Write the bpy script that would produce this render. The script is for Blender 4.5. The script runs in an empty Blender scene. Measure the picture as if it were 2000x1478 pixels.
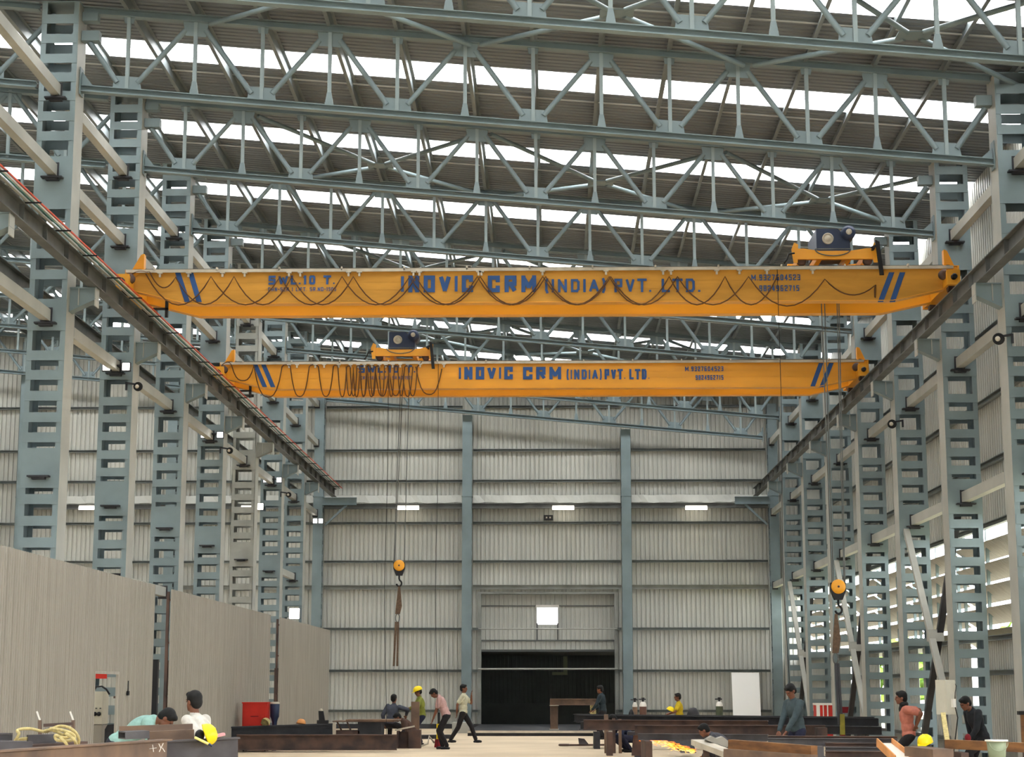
import bpy, math, random
from mathutils import Vector, Matrix
random.seed(7)
sc = bpy.context.scene
COL = sc.collection
PI = math.pi

# ------------------------------------------------------------------ camera, sky, exposure
FPX, IW, IH, VPX, VPY, CAMH = 3500.0, 2000.0, 1478.0, 1080.0, 1343.0, 1.57
PITCH = math.atan((VPY-IH/2)/FPX)
YAW = math.atan((VPX-IW/2)/FPX*math.cos(PITCH))
CR = Vector((math.cos(YAW), math.sin(YAW), 0))
CF = Vector((-math.sin(YAW)*math.cos(PITCH), math.cos(YAW)*math.cos(PITCH), math.sin(PITCH)))
CU = CR.cross(CF)
CO = Vector((0, 0, CAMH))
cam_data = bpy.data.cameras.new('camera')
cam = bpy.data.objects.new('camera', cam_data)
COL.objects.link(cam)
cam.matrix_world = Matrix.Translation(CO) @ Matrix((CR, CU, -CF)).transposed().to_4x4()
cam_data.sensor_width = 36.0
cam_data.sensor_fit = 'HORIZONTAL'
cam_data.lens = FPX/IW*36.0
cam_data.clip_start = 0.5
cam_data.clip_end = 600
sc.camera = cam

world = bpy.data.worlds.new('overcast_sky')
sc.world = world
world.use_nodes = True
wn, wl = world.node_tree.nodes, world.node_tree.links
bg = wn['Background']
tc = wn.new('ShaderNodeTexCoord'); sep = wn.new('ShaderNodeSeparateXYZ')
ramp = wn.new('ShaderNodeValToRGB')
wl.new(tc.outputs['Generated'], sep.inputs[0]); wl.new(sep.outputs['Z'], ramp.inputs[0])
ramp.color_ramp.elements[0].position = 0.0; ramp.color_ramp.elements[0].color = (0.80, 0.84, 0.86, 1)
ramp.color_ramp.elements[1].position = 0.6; ramp.color_ramp.elements[1].color = (1.0, 1.0, 1.0, 1)
wl.new(ramp.outputs[0], bg.inputs[0])
bg.inputs[1].default_value = 1.0

sc.view_settings.view_transform = 'Standard'
sc.view_settings.look = 'None'
sc.view_settings.exposure = 3.95
sc.view_settings.gamma = 1.0
sc.view_settings.use_curve_mapping = False
sc.cycles.max_bounces = 8
sc.cycles.diffuse_bounces = 5
sc.cycles.glossy_bounces = 3
sc.cycles.transparent_max_bounces = 12
sc.cycles.caustics_reflective = False
sc.cycles.caustics_refractive = False

def at(px, py, X=None, Y=None, Z=None):
    r = CR*((px-IW/2)/FPX) + CU*((IH/2-py)/FPX) + CF
    if X is not None: t = X/r.x
    elif Y is not None: t = Y/r.y
    else: t = (Z-CAMH)/r.z
    return CO + r*t

# ------------------------------------------------------------------ helpers
OFF = {}
def setp(o, label=None, cat=None, group=None, kind=None):
    if label: o['label'] = label
    if cat: o['category'] = cat
    if group: o['group'] = group
    if kind: o['kind'] = kind
    return o
def thing(name, label, cat, loc=(0, 0, 0), group=None, rz=0):
    o = bpy.data.objects.new(name, None); COL.objects.link(o)
    o.empty_display_size = 0.2
    o.location = loc; o.rotation_euler = (0, 0, rz)
    OFF[o.name] = Vector(loc)
    return setp(o, label, cat, group)
def dup(root, loc, label=None, group=None):
    r = root.copy(); COL.objects.link(r); r.location = loc
    OFF[r.name] = Vector(loc)
    if label: r['label'] = label
    if group: r['group'] = group
    for ch in list(root.children):
        c = ch.copy(); COL.objects.link(c); c.parent = r
        for g in list(ch.children):
            d = g.copy(); COL.objects.link(d); d.parent = c
    return r
def V(*a): return Vector(a) if len(a) == 3 else Vector(a[0])

class MB:
    def __init__(s): s.v = []; s.f = []; s.sm = []
    def add(s, vs, fs, smooth=False):
        n = len(s.v); s.v += [tuple(p) for p in vs]
        s.f += [tuple(n+i for i in f) for f in fs]; s.sm += [smooth]*len(fs); return s
    def box(s, x0, x1, y0, y1, z0, z1):
        vs = [(x, y, z) for z in (z0, z1) for y in (y0, y1) for x in (x0, x1)]
        return s.add(vs, [(0,2,3,1),(4,5,7,6),(0,1,5,4),(2,6,7,3),(0,4,6,2),(1,3,7,5)])
    def frame(s, p0, p1, up=(0,0,1)):
        p0, p1, up = V(p0), V(p1), V(up)
        d = (p1-p0).normalized()
        if abs(d.dot(up)) > .999: up = Vector((0,1,0)) if abs(d.y) < .9 else Vector((1,0,0))
        r = d.cross(up).normalized(); u = r.cross(d).normalized()
        return p0, p1, d, r, u
    def bar(s, p0, p1, w, h, up=(0,0,1), ox=0, oy=0):
        p0, p1, d, r, u = s.frame(p0, p1, up)
        vs = [p + r*(ox+a*w/2) + u*(oy+b*h/2) for p in (p0, p1) for a, b in ((-1,-1),(1,-1),(1,1),(-1,1))]
        return s.add(vs, [(3,2,1,0),(4,5,6,7),(0,1,5,4),(1,2,6,5),(2,3,7,6),(3,0,4,7)])
    def ibeam(s, p0, p1, h, b, tw=.012, tf=.018, up=(0,0,1)):
        s.bar(p0, p1, tw, h-2*tf, up)
        s.bar(p0, p1, b, tf, up, 0, h/2-tf/2); s.bar(p0, p1, b, tf, up, 0, -h/2+tf/2); return s
    def channel(s, p0, p1, h, b, tw=.012, tf=.015, up=(0,0,1), side=1):
        s.bar(p0, p1, tw, h, up, -side*(b/2-tw/2), 0)
        s.bar(p0, p1, b, tf, up, 0, h/2-tf/2); s.bar(p0, p1, b, tf, up, 0, -h/2+tf/2); return s
    def angle(s, p0, p1, a, t=.01, up=(0,0,1)):
        s.bar(p0, p1, t, a, up, -a/2, 0); s.bar(p0, p1, a, t, up, 0, -a/2); return s
    def hollow(s, p0, p1, w, h, t=.01, up=(0,0,1)):
        s.bar(p0, p1, t, h, up, -w/2+t/2, 0); s.bar(p0, p1, t, h, up, w/2-t/2, 0)
        s.bar(p0, p1, w-2*t, t, up, 0, h/2-t/2); s.bar(p0, p1, w-2*t, t, up, 0, -h/2+t/2); return s
    def tube(s, p0, p1, r0, r1=None, n=12, cap=True):
        if r1 is None: r1 = r0
        p0, p1, d, r, u = s.frame(p0, p1)
        vs = []
        for p, rr in ((p0, r0), (p1, r1)):
            for i in range(n):
                a = 2*PI*i/n; vs.append(p + (r*math.cos(a)+u*math.sin(a))*rr)
        fs = [(i, (i+1) % n, n+(i+1) % n, n+i) for i in range(n)]
        s.add(vs, fs, True)
        if cap: s.add(vs, [tuple(range(n))[::-1], tuple(range(n, 2*n))])
        return s
    def path(s, pts, r, n=8, closed=False):
        pts = [V(p) for p in pts]; m = len(pts); vs = []; prev = None
        for i, p in enumerate(pts):
            a = pts[max(i-1, 0)]; b = pts[min(i+1, m-1)]
            d = (b-a).normalized()
            if prev is None:
                up = Vector((0,0,1)) if abs(d.z) < .9 else Vector((1,0,0)); rr = d.cross(up).normalized()
            else: rr = (prev - d*prev.dot(d)).normalized()
            prev = rr; u = rr.cross(d)
            ri = r[i] if isinstance(r, (list, tuple)) else r
            for k in range(n):
                t = 2*PI*k/n; vs.append(p + (rr*math.cos(t)+u*math.sin(t))*ri)
        fs = [(i*n+k, i*n+(k+1) % n, (i+1)*n+(k+1) % n, (i+1)*n+k) for i in range(m-1) for k in range(n)]
        fs += [tuple(range(n))[::-1], tuple(range((m-1)*n, m*n))]
        return s.add(vs, fs, True)
    def ell(s, c, rx, ry, rz, n=14, m=9, rot=None):
        c = V(c); vs = []
        for j in range(m+1):
            t = PI*j/m
            for i in range(n):
                a = 2*PI*i/n
                p = Vector((rx*math.sin(t)*math.cos(a), ry*math.sin(t)*math.sin(a), rz*math.cos(t)))
                if rot is not None: p = rot @ p
                vs.append(c+p)
        fs = [(j*n+i, (j+1)*n+i, (j+1)*n+(i+1) % n, j*n+(i+1) % n) for j in range(m) for i in range(n)]
        return s.add(vs, fs, True)
    def cap(s, p0, p1, r0, r1=None):
        if r1 is None: r1 = r0
        s.tube(p0, p1, r0, r1, 12); s.ell(p0, r0, r0, r0, 12, 7); s.ell(p1, r1, r1, r1, 12, 7); return s
    def lathe(s, c, prof, n=20, axis='z'):
        c = V(c); vs = []
        for r, z in prof:
            for i in range(n):
                a = 2*PI*i/n; x, y = r*math.cos(a), r*math.sin(a)
                vs.append(c + (Vector((x, y, z)) if axis == 'z' else Vector((x, z, y)) if axis == 'y' else Vector((z, x, y))))
        m = len(prof)
        fs = [(j*n+i, j*n+(i+1) % n, (j+1)*n+(i+1) % n, (j+1)*n+i) for j in range(m-1) for i in range(n)]
        s.add(vs, fs, True)
        return s.add(vs, [tuple(range(n))[::-1], tuple(range((m-1)*n, m*n))])
    def prism(s, poly, y0, y1, axis='y'):
        # polygon in (x,z) extruded along y; axis 'x': polygon in (y,z) along x; 'z': (x,y) along z
        n = len(poly)
        def m(a, b, t): return (a, t, b) if axis == 'y' else (t, a, b) if axis == 'x' else (a, b, t)
        vs = [m(a, b, y0) for a, b in poly] + [m(a, b, y1) for a, b in poly]
        fs = [tuple(range(n)), tuple(range(n, 2*n))[::-1]] + [(i, n+i, n+(i+1) % n, (i+1) % n) for i in range(n)]
        return s.add(vs, fs)
    def ribbed(s, o, u, nrm, L, z0, z1, pitch=.2, dep=.028, t=.0015, upv=(0,0,1)):
        """trapezoid-ribbed sheet: starts at o, runs along u for L, z0/z1 may be functions of distance"""
        o, u, nrm, upv = V(o), V(u).normalized(), V(nrm).normalized(), V(upv)
        f0 = z0 if callable(z0) else (lambda q: z0); f1 = z1 if callable(z1) else (lambda q: z1)
        q = [0.0]; k = 0
        prof = [(0, 0), (.60, 0), (.68, 1), (.92, 1), (1.0, 0)]
        pts = []
        while k*pitch < L:
            for a, b in prof[:-1]:
                d = (k+a)*pitch
                if d < L: pts.append((d, b*dep))
            k += 1
        pts.append((L, 0))
        vs = []
        for d, b in pts:
            for off in (0, t):
                base = o + u*d + nrm*(b+off)
                vs.append(base + upv*f0(d)); vs.append(base + upv*f1(d))
        fs = []
        for i in range(len(pts)-1):
            a = 4*i; b = 4*(i+1)
            fs += [(a, a+1, b+1, b), (b+2, b+3, a+3, a+2), (a+1, a+3, b+3, b+1), (b, b+2, a+2, a)]
        fs += [(0, 2, 3, 1), (4*len(pts)-4, 4*len(pts)-3, 4*len(pts)-1, 4*len(pts)-2)]
        return s.add(vs, fs)
    def build(s, name, mat, parent=None, world=True, mods=None):
        me = bpy.data.meshes.new(name)
        off = OFF.get(parent.name, Vector()) if (parent and world) else Vector()
        me.from_pydata([(a[0]-off.x, a[1]-off.y, a[2]-off.z) for a in s.v], [], s.f)
        me.polygons.foreach_set('use_smooth', s.sm)
        me.validate(); me.update()
        o = bpy.data.objects.new(name, me); COL.objects.link(o)
        if mat: me.materials.append(mat)
        if parent:
            o.parent = parent
            OFF[o.name] = OFF.get(parent.name, Vector())
        return o
def struct(name, mb, mat, parent=None):
    o = mb.build(name, mat, parent)
    if not parent: o['kind'] = 'structure'
    return o
def single(name, mb, mat, label, cat, group=None, kind=None):
    """a thing that is one mesh: origin moved to its base"""
    xs = [p[0] for p in mb.v]; ys = [p[1] for p in mb.v]; zs = [p[2] for p in mb.v]
    c = Vector(((min(xs)+max(xs))/2, (min(ys)+max(ys))/2, min(zs)))
    mb.v = [(a[0]-c.x, a[1]-c.y, a[2]-c.z) for a in mb.v]
    o = mb.build(name, mat); o.location = c; OFF[o.name] = c
    return setp(o, label, cat, group, kind)

def lin(c): c = c/255.0; return c/12.92 if c <= .04045 else ((c+.055)/1.055)**2.4
def mat(name, rgb, rough=.6, metal=0, noise=.12, scale=3.0, rgb2=None, bump=0, stretch=(1,1,1), emit=0, detail=5, spec=.3):
    m = bpy.data.materials.new(name); m.use_nodes = True
    n, l = m.node_tree.nodes, m.node_tree.links; b = n['Principled BSDF']
    c = [lin(x) for x in rgb]
    c2 = [lin(x) for x in rgb2] if rgb2 else [x*(1-noise*2) for x in c]
    c1 = c if rgb2 else [min(1, x*(1+noise)) for x in c]
    b.inputs['Roughness'].default_value = rough; b.inputs['Metallic'].default_value = metal
    b.inputs['Specular IOR Level'].default_value = spec
    if noise or rgb2:
        g = n.new('ShaderNodeNewGeometry'); mp = n.new('ShaderNodeMapping'); nz = n.new('ShaderNodeTexNoise'); cr = n.new('ShaderNodeValToRGB')
        mp.inputs['Scale'].default_value = stretch
        l.new(g.outputs['Position'], mp.inputs[0]); l.new(mp.outputs[0], nz.inputs['Vector'])
        nz.inputs['Scale'].default_value = scale; nz.inputs['Detail'].default_value = detail
        cr.color_ramp.elements[0].position = .35; cr.color_ramp.elements[1].position = .65
        cr.color_ramp.elements[0].color = (*c2, 1); cr.color_ramp.elements[1].color = (*c1, 1)
        l.new(nz.outputs['Fac'], cr.inputs[0]); l.new(cr.outputs[0], b.inputs['Base Color'])
        if bump:
            bp = n.new('ShaderNodeBump'); bp.inputs['Strength'].default_value = bump; bp.inputs['Distance'].default_value = .02
            l.new(nz.outputs['Fac'], bp.inputs['Height']); l.new(bp.outputs[0], b.inputs['Normal'])
    else: b.inputs['Base Color'].default_value = (*c, 1)
    if emit:
        b.inputs['Emission Color'].default_value = (*c, 1); b.inputs['Emission Strength'].default_value = emit
    return m

M = {}
M['paint'] = mat('blue_grey_paint', (118,133,137), .5, 0, .07, 1.3)
M['paintlight'] = mat('pale_blue_grey_paint', (138,152,154), .5, 0, .05, 1.3)
M['primer'] = mat('grey_primer_paint', (146,148,142), .55, 0, .10, 1.6)
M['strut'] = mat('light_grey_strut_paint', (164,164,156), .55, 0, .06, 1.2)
M['runway'] = mat('dark_grey_runway_paint', (92,94,92), .6, 0, .14, 2.2)
M['siding'] = mat('galvalume_wall_sheet', (182,183,176), .45, .0, .05, .8, stretch=(1,1,.25))
M['roofing'] = mat('galvalume_roof_sheet', (116,122,127), .5, .0, .05, .6)
M['partition'] = mat('dusty_grey_partition_sheet', (150,145,135), .55, 0, .07, 3, stretch=(1,3,.15))
M['purlin'] = mat('galvanised_purlin', (120,128,130), .5, .1, .08, 2)
M['girt'] = mat('galvanised_girt', (124,130,128), .5, .1, .08, 2)
M['white'] = mat('white_paint', (225,222,214), .5, 0, .03, 3)
M['yellow'] = mat('crane_orange_yellow_paint', (222,152,34), .4, 0, .05, .7, stretch=(1,1,4), spec=.4)
M['yellow_dull'] = mat('dull_crane_yellow_paint', (196,142,58), .65, 0, .07, 1.2, stretch=(1,1,5), spec=.2)  # duller, rougher yellow for the near crane's front girder
M['railgrey'] = mat('light_grey_track', (190,182,166), .5, 0, .1, 3)
M['blue'] = mat('lettering_blue', (42,78,130), .6, 0, .04, 3)
M['navy'] = mat('hoist_navy_paint', (40,52,78), .4, 0, .1, 3)
M['black'] = mat('black_rubber', (22,22,24), .6, 0, 0)
M['cable'] = mat('dark_brown_cable', (88,56,28), .6, 0, 0)
M['sling'] = mat('brown_webbing', (92,74,58), .85, 0, .15, 20)
M['dark'] = mat('dark_void_steel', (44,48,50), .7, 0, .1, 2)
M['floor'] = mat('dusty_concrete', (208,190,162), .85, 0, .05, .45, rgb2=(190,172,146), bump=.15)
M['rust'] = mat('brown_mill_steel', (96,74,64), .65, .1, .2, 2.5, rgb2=(62,52,50))
M['steel'] = mat('grey_mill_steel', (92,90,92), .55, .2, .2, 2, rgb2=(66,62,64))
M['mill'] = mat('dark_mill_steel', (60,60,64), .55, .2, .2, 2, rgb2=(40,42,46))
M['timber'] = mat('orange_brown_primed_steel', (132,92,56), .7, 0, .15, 4, rgb2=(98,68,46), stretch=(.4,1,3))
M['tan'] = mat('tan_rusty_steel', (124,100,82), .65, 0, .12, 3, rgb2=(96,80,70))
M['red'] = mat('red_paint', (190,40,28), .5, 0, .06, 3)
M['darkred'] = mat('dark_red_cloth', (120,26,34), .8, 0, .1, 9)
M['helmet'] = mat('yellow_plastic', (238,212,24), .35, 0, 0)
M['skin'] = mat('brown_skin', (112,72,54), .55, 0, .05, 8)
M['hair'] = mat('black_hair', (10,9,9), .7, 0, .2, 30)
M['lamp'] = mat('lit_lamp', (255,246,228), .5, 0, 0, emit=.5)
M['floodlit'] = mat('lit_flood_lamp', (255,252,246), .5, 0, 0, emit=.8)
M['spark'] = mat('glowing_sparks', (255,120,30), .5, 0, 0, emit=.20)
M['spark2'] = mat('hot_yellow_sparks', (255,196,90), .5, 0, 0, emit=.22)
M['rope'] = mat('yellow_nylon_rope', (190,174,120), .8, 0, .12, 25)
M['green'] = mat('green_foliage', (120,150,50), .8, 0, .3, 2, rgb2=(60,92,30))
M['bucket'] = mat('pale_green_plastic', (128,138,112), .5, 0, .05, 5)
M['beige'] = mat('beige_enamel', (192,188,172), .5, 0, .03, 5)
M['chute'] = mat('orange_primer', (214,150,92), .6, 0, .08, 5)
M['cyl'] = mat('green_cylinder', (74,82,62), .5, 0, .08, 5)
M['cylbrown'] = mat('brown_cylinder', (104,74,62), .5, 0, .08, 5)
M['condred'] = mat('red_conductor_bar', (196,70,40), .5, 0, .1, 5)
M['condgreen'] = mat('green_conductor_bar', (44,92,70), .5, 0, .1, 5)
M['olive'] = mat('olive_shirt_cloth', (118,124,50), .85, 0, .1, 9)
def tr_mat(name, tr, tl):
    m = bpy.data.materials.new(name); m.use_nodes = True
    n, l = m.node_tree.nodes, m.node_tree.links; n.clear()
    o = n.new('ShaderNodeOutputMaterial'); a = n.new('ShaderNodeBsdfTransparent'); b = n.new('ShaderNodeBsdfTranslucent')
    x = n.new('ShaderNodeMixShader'); x.inputs[0].default_value = tl
    a.inputs[0].default_value = (tr, tr, tr, 1); b.inputs[0].default_value = (.9, .9, .88, 1)
    l.new(a.outputs[0], x.inputs[1]); l.new(b.outputs[0], x.inputs[2]); l.new(x.outputs[0], o.inputs[0]); return m
M['skylight'] = tr_mat('milky_skylight_sheet', .9, .3)
M['louvre'] = M['siding']

ORD = ['nearest', 'second', 'third', 'fourth', 'fifth', 'sixth', 'seventh', 'farthest']
Y1, BAY = 32.8, 5.4
YC = [Y1 + BAY*(k-1) for k in range(0, 8)]         # 27.4 ... 65.2 ; YC[k] is frame k
YC.append(70.6)
YW = 71.4
def zroof(x): return 14.0 - .0875*x
def zbot(x): return 12.085 - .0915*x
def ztop(x): return 13.70 - .0875*x
RY0, RY1 = -4.0, YW+.3
XR, XL = 9.8, -28.0

# ------------------------------------------------------------------ ground and shell
fl = MB().box(XL-1, XR+.2, -12, 90, -.2, 0)
struct('floor', fl, M['floor'])
M['ground'] = mat('outside_earth', (150,142,120), .9, 0, .1, .3, rgb2=(110,116,80))
g = MB().box(XR+.2, 70, -12, 110, -.3, -.05).box(-70, XL-1, -12, 110, -.3, -.05).box(XL-1, XR+.2, 90, 110, -.3, -.05)
go = struct('trim_1', g, M['ground']); go.name = 'floor_outside'

# roof: opaque bands and milky skylight bands, ribs running down the slope
bands = []          # skylight Y ranges
for k in range(-6, 8):
    yk = Y1 + BAY*(k-1)
    bands.append((yk+2.3, yk+3.42))
def roof_patch(mb, ya, yb):
    # right slope (x from -18 to XR+.3) and left slope
    for xa, xb in ((-18.0, XR+.35), (XL-.3, -18.0)):
        za, zb = zroof(xa), zroof(xb)
        d = Vector((xb-xa, 0, zb-za)); L = d.length; d.normalize()
        nr = d.cross(Vector((0, 1, 0)))
        if nr.z < 0: nr = -nr
        mb.ribbed((xa, ya, za), (0,1,0), nr, yb-ya, 0.0, L, .19, .03, .002, d)
ro = MB(); ys = RY0
sk = []
for a, b in bands:
    if b < RY0: continue
    roof_patch(ro, ys, a); ys = b
    s_ = MB(); roof_patch(s_, a-.02, b+.02); sk.append(s_)
roof_patch(ro, ys, RY1)
ceil = struct('ceiling', ro, M['roofing'])
for s_ in sk: s_.build('skylight_sheet', M['skylight'], ceil)
# purlins, one continuous Z section per line
xs_p = [-8.14 + 1.303*k for k in range(-14, 14)]
for x in xs_p:
    zt = zroof(x)
    p = MB(); p.bar((x, RY0, zt-.125), (x, RY1, zt-.125), .012, .23)
    p.bar((x+.035, RY0, zt-.016), (x+.035, RY1, zt-.016), .07, .012); p.bar((x-.035, RY0, zt-.237), (x-.035, RY1, zt-.237), .07, .012)
    p.build('purlin', M['purlin'], ceil)
for a, b in bands:
    if b > 20: MB().bar((XL, a+1.55, zroof(XL)-.06), (XR, a+1.55, zroof(XR)-.06), .02, .03).build('sag_rod', M['strut'], ceil)
rc = MB().bar((XR+.2, RY0, zroof(XR)-.2), (XR+.2, RY1, zroof(XR)-.2), .35, .3); rc.build('eave_gutter', M['girt'], ceil)

# back wall: ribbed sheet with the door opening
def zgab(x):
    return 14.0-.0875*x - .02
DX0, DX1, DZ0, DZ1 = -2.83, 2.44, 3.04, 5.23
w = MB()
w.ribbed((XL, YW, 0), (1,0,0), (0,1,0), DX0-XL, .12, lambda d: zgab(XL+d), .18, .045)
w.ribbed((DX1, YW, 0), (1,0,0), (0,1,0), XR-DX1, .12, lambda d: zgab(DX1+d), .18, .045)
w.ribbed((DX0, YW, 0), (1,0,0), (0,1,0), DX1-DX0, DZ1, lambda d: zgab(DX0+d), .18, .045)
wall_back = struct('wall_back', w, M['siding'])
cols_x = [-27.5, -21.2, -15.2, -9.3, -3.38, 2.93, 8.75]
def girt_run(z, parent=wall_back, h=.1, m='girt', skip_door=True, y=YW-.10, gap=.22):
    for a, b in zip(cols_x[:-1], cols_x[1:]):
        a2, b2 = a+gap, b-gap
        if skip_door and a < 0 < b and z < DZ1:
            for c, d in ((a2, DX0), (DX1, b2)):
                MB().channel((c, y, z), (d, y, z), h, .12, up=(0,0,1)).build('girt', M[m], parent)
        else: MB().channel((a2, y, z), (b2, y, z), h, .12).build('girt', M[m], parent)
for z in (12.72, 10.96, 9.72, 8.04, 6.51, 3.86, 2.23, .68): girt_run(z)
girt_run(5.50, h=.17, m='primer')
MB().box(XL, DX0, YW-.2, YW+.1, 0, .18).box(DX1, XR, YW-.2, YW+.1, 0, .18).build('plinth', M['mill'], wall_back)

# sliding wind beam and flashing across the wall
def seg_flash(a, b, k):
    f = MB(); n = 24; vs = []
    for i in range(n+1):
        x = a+(b-a)*i/n; wv = .03*math.sin(i*1.9+k)+.025*math.sin(i*.7+2*k)
        vs += [(x, YW-.22+.02*math.sin(i*2.3), 9.14+wv*.3), (x, YW-.33+wv, 8.83+wv*.6), (x, YW-.30+wv, 8.83+wv*.6-.005), (x, YW-.2, 9.12)]
    fs = []
    for i in range(n):
        q = 4*i; fs += [(q, q+4, q+5, q+1), (q+1, q+5, q+6, q+2), (q+2, q+6, q+7, q+3)]
    return f.add(vs, fs)
for k, (a, b) in enumerate(zip(cols_x[1:-1], cols_x[2:])):
    seg_flash(a+.22, b-.22, k).build('flashing_sheet', M['siding'], wall_back)
    wb = MB(); wb.ibeam((a+.2, YW-.28, 8.70), (b-.2, YW-.28, 8.70), .2, .12); wb.bar((a+.2, YW-.45, 8.61), (b-.2, YW-.45, 8.61), .02, .05)
    for i in range(20):
        xx = a+.3+(b-a-.6)*i/19; wb.bar((xx, YW-.28, 8.62), (xx+.14*(1 if i % 2 else -1), YW-.45, 8.62), .015, .03)
    wb.build('wind_beam', M['runway'], wall_back)

# door: translucent header panel, sill, jambs, guard bar
dr = MB(); dr.box(DX0-.12, DX0, YW-.08, YW+.5, 0, DZ1).box(DX1, DX1+.12, YW-.08, YW+.5, 0, DZ1)
dr.box(DX0-.12, DX1+.12, YW-.08, YW+.5, DZ1, DZ1+.08).box(DX0-.1, DX1+.1, YW-.1, YW+.5, -.0, .06)
door = struct('door_1', dr, M['primer'])
hp = MB(); sx0, sx1, sz0, sz1 = -.62, .2, 4.05, 4.74
pY = YW+.38
for a, b, c, d in ((DX0, sx0, DZ0, DZ1), (sx1, DX1, DZ0, DZ1), (sx0, sx1, DZ0, sz0), (sx0, sx1, sz1, DZ1)):
    hp.ribbed((a, pY, 0), (1,0,0), (0,1,0), b-a, c, d, .18, .03)
hp.build('header_panel', M['siding'], door)
hb = MB()
for z, t in ((4.78, .04), (3.42, .05), (3.04, .05)): hb.box(DX0, sx0 if z > 4.5 else DX1, pY-.06, pY-.01, z-t/2, z+t/2)
hb.box(sx1, DX1, pY-.06, pY-.01, 4.76, 4.80); hb.box(sx0-.03, sx0+.03, pY-.07, pY-.01, 3.44, 4.1); hb.box(sx1-.03, sx1+.03, pY-.07, pY-.01, 3.44, 4.1)
hb.build('header_rail', M['runway'], door)
MB().box(sx0-.05, sx1+.05, pY-.08, pY-.02, sz1-.03, sz1+.08).build('window_head', M['white'], door)
MB().tube((DX0-.1, YW-.14, 2.30), (DX1+.1, YW-.14, 2.30), .035).tube((DX0-.1, YW-.14, 3.86), (DX1+.1, YW-.14, 3.86), .025).build('guard_bar', M['strut'], door)
# dark shed behind the door
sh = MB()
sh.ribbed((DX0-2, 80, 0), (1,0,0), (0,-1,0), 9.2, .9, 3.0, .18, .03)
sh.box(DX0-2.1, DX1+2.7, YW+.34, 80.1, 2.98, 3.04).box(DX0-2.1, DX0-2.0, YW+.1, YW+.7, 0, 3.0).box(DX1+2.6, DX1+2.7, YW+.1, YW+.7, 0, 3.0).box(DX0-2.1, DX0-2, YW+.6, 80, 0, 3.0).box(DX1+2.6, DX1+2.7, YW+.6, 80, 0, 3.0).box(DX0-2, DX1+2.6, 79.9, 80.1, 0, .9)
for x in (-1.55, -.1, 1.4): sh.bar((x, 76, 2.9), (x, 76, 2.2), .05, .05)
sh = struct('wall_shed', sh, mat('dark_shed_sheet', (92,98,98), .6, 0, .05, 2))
ap = MB().box(DX0, 3.4, 60.4, YW-.1, 0, .17)
struct('trim_2', ap, M['mill'])
MB().box(DX0, 3.4, 60.34, 60.4, .10, .175).build('nosing', M['railgrey'], bpy.data.objects['trim_2'])

# right wall: upper siding, louvre band, lower sheet with daylight slots
w = MB()
w.ribbed((XR, RY0, 0), (0,1,0), (1,0,0), RY1-RY0, 5.1, zgab(XR)-.02, .2, .03)
slots = [(25.5, 26.0), (30.9, 31.4), (36.2, 36.7), (42.15, 42.7), (48.3, 48.85), (54.15, 54.7), (59.5, 60.0), (65.1, 65.6)]
prev = RY0
for a, b in slots:
    w.ribbed((XR, prev, 0), (0,1,0), (1,0,0), a-prev, .25, 2.65, .2, .03); prev = b
w.ribbed((XR, prev, 0), (0,1,0), (1,0,0), RY1-prev, .25, 2.65, .2, .03)
wall_right = struct('wall_right', w, M['siding'])
MB().box(XR-.05, XR+.15, RY0, RY1, 0, .28).build('plinth', M['primer'], wall_right)
for z in (12.3, 10.9, 9.4, 7.9, 6.5, 5.15, 2.65, 1.9, .35):
    MB().channel((XR-.08, RY0, z), (XR-.08, RY1, z), .12, .1, side=-1).build('girt', M['girt'], wall_right)
# left outer wall of the neighbouring bay
w = MB().ribbed((XL, RY0, 0), (0,1,0), (-1,0,0), RY1-RY0, .1, 16.2, .2, .03)
struct('wall_left', w, M['siding'])

# unseen wall added behind the camera, its gap sized to limit the daylight
w = MB().ribbed((XL, RY0, 0), (1,0,0), (0,-1,0), XR-XL, lambda d: 5.0 if -17.0 < XL+d < -7.0 else .1, lambda d: zgab(XL+d), .2, .03)
struct('wall_front_added', w, M['siding'])
# louvre blades of the right wall, one thing per bay
for k in range(0, 9):
    ya, yb = YC[k]-BAY+.15 if k else YC[0]-BAY, YC[k]-.15
    t = thing('wall_louvre', 'tilted sheet louvres in the right wall, %s' % (
        ['beyond the right picture edge', 'cut by the right picture edge'][k] if k <= 1 else 'just before the %s right-hand column' % ORD[min(k-1, 7)]), 'louvre', (XR, (ya+yb)/2, 2.65), 'side wall louvres')
    for i in range(5):
        z = 2.78+.49*i
        b = MB(); b.ribbed((XR-.12, ya, z+.06), (0,1,0), (.62,0,.78), yb-ya, 0, .54, .12, .012, .002, (.78,0,-.62))
        b.build('blade', M['partition'], t)
    for q in range(3):
        f = MB(); yq = ya+.2+(yb-ya-.4)*q/2
        f.bar((XR+.05, yq, 2.6), (XR+.05, yq, 5.15), .07, .07)
        for i in range(5): f.bar((XR+.02, yq, 2.72+.49*i), (XR+.42, yq, 2.60+.49*i+.02), .04, .1)
        f.build('post', M['paint'], t)

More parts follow.
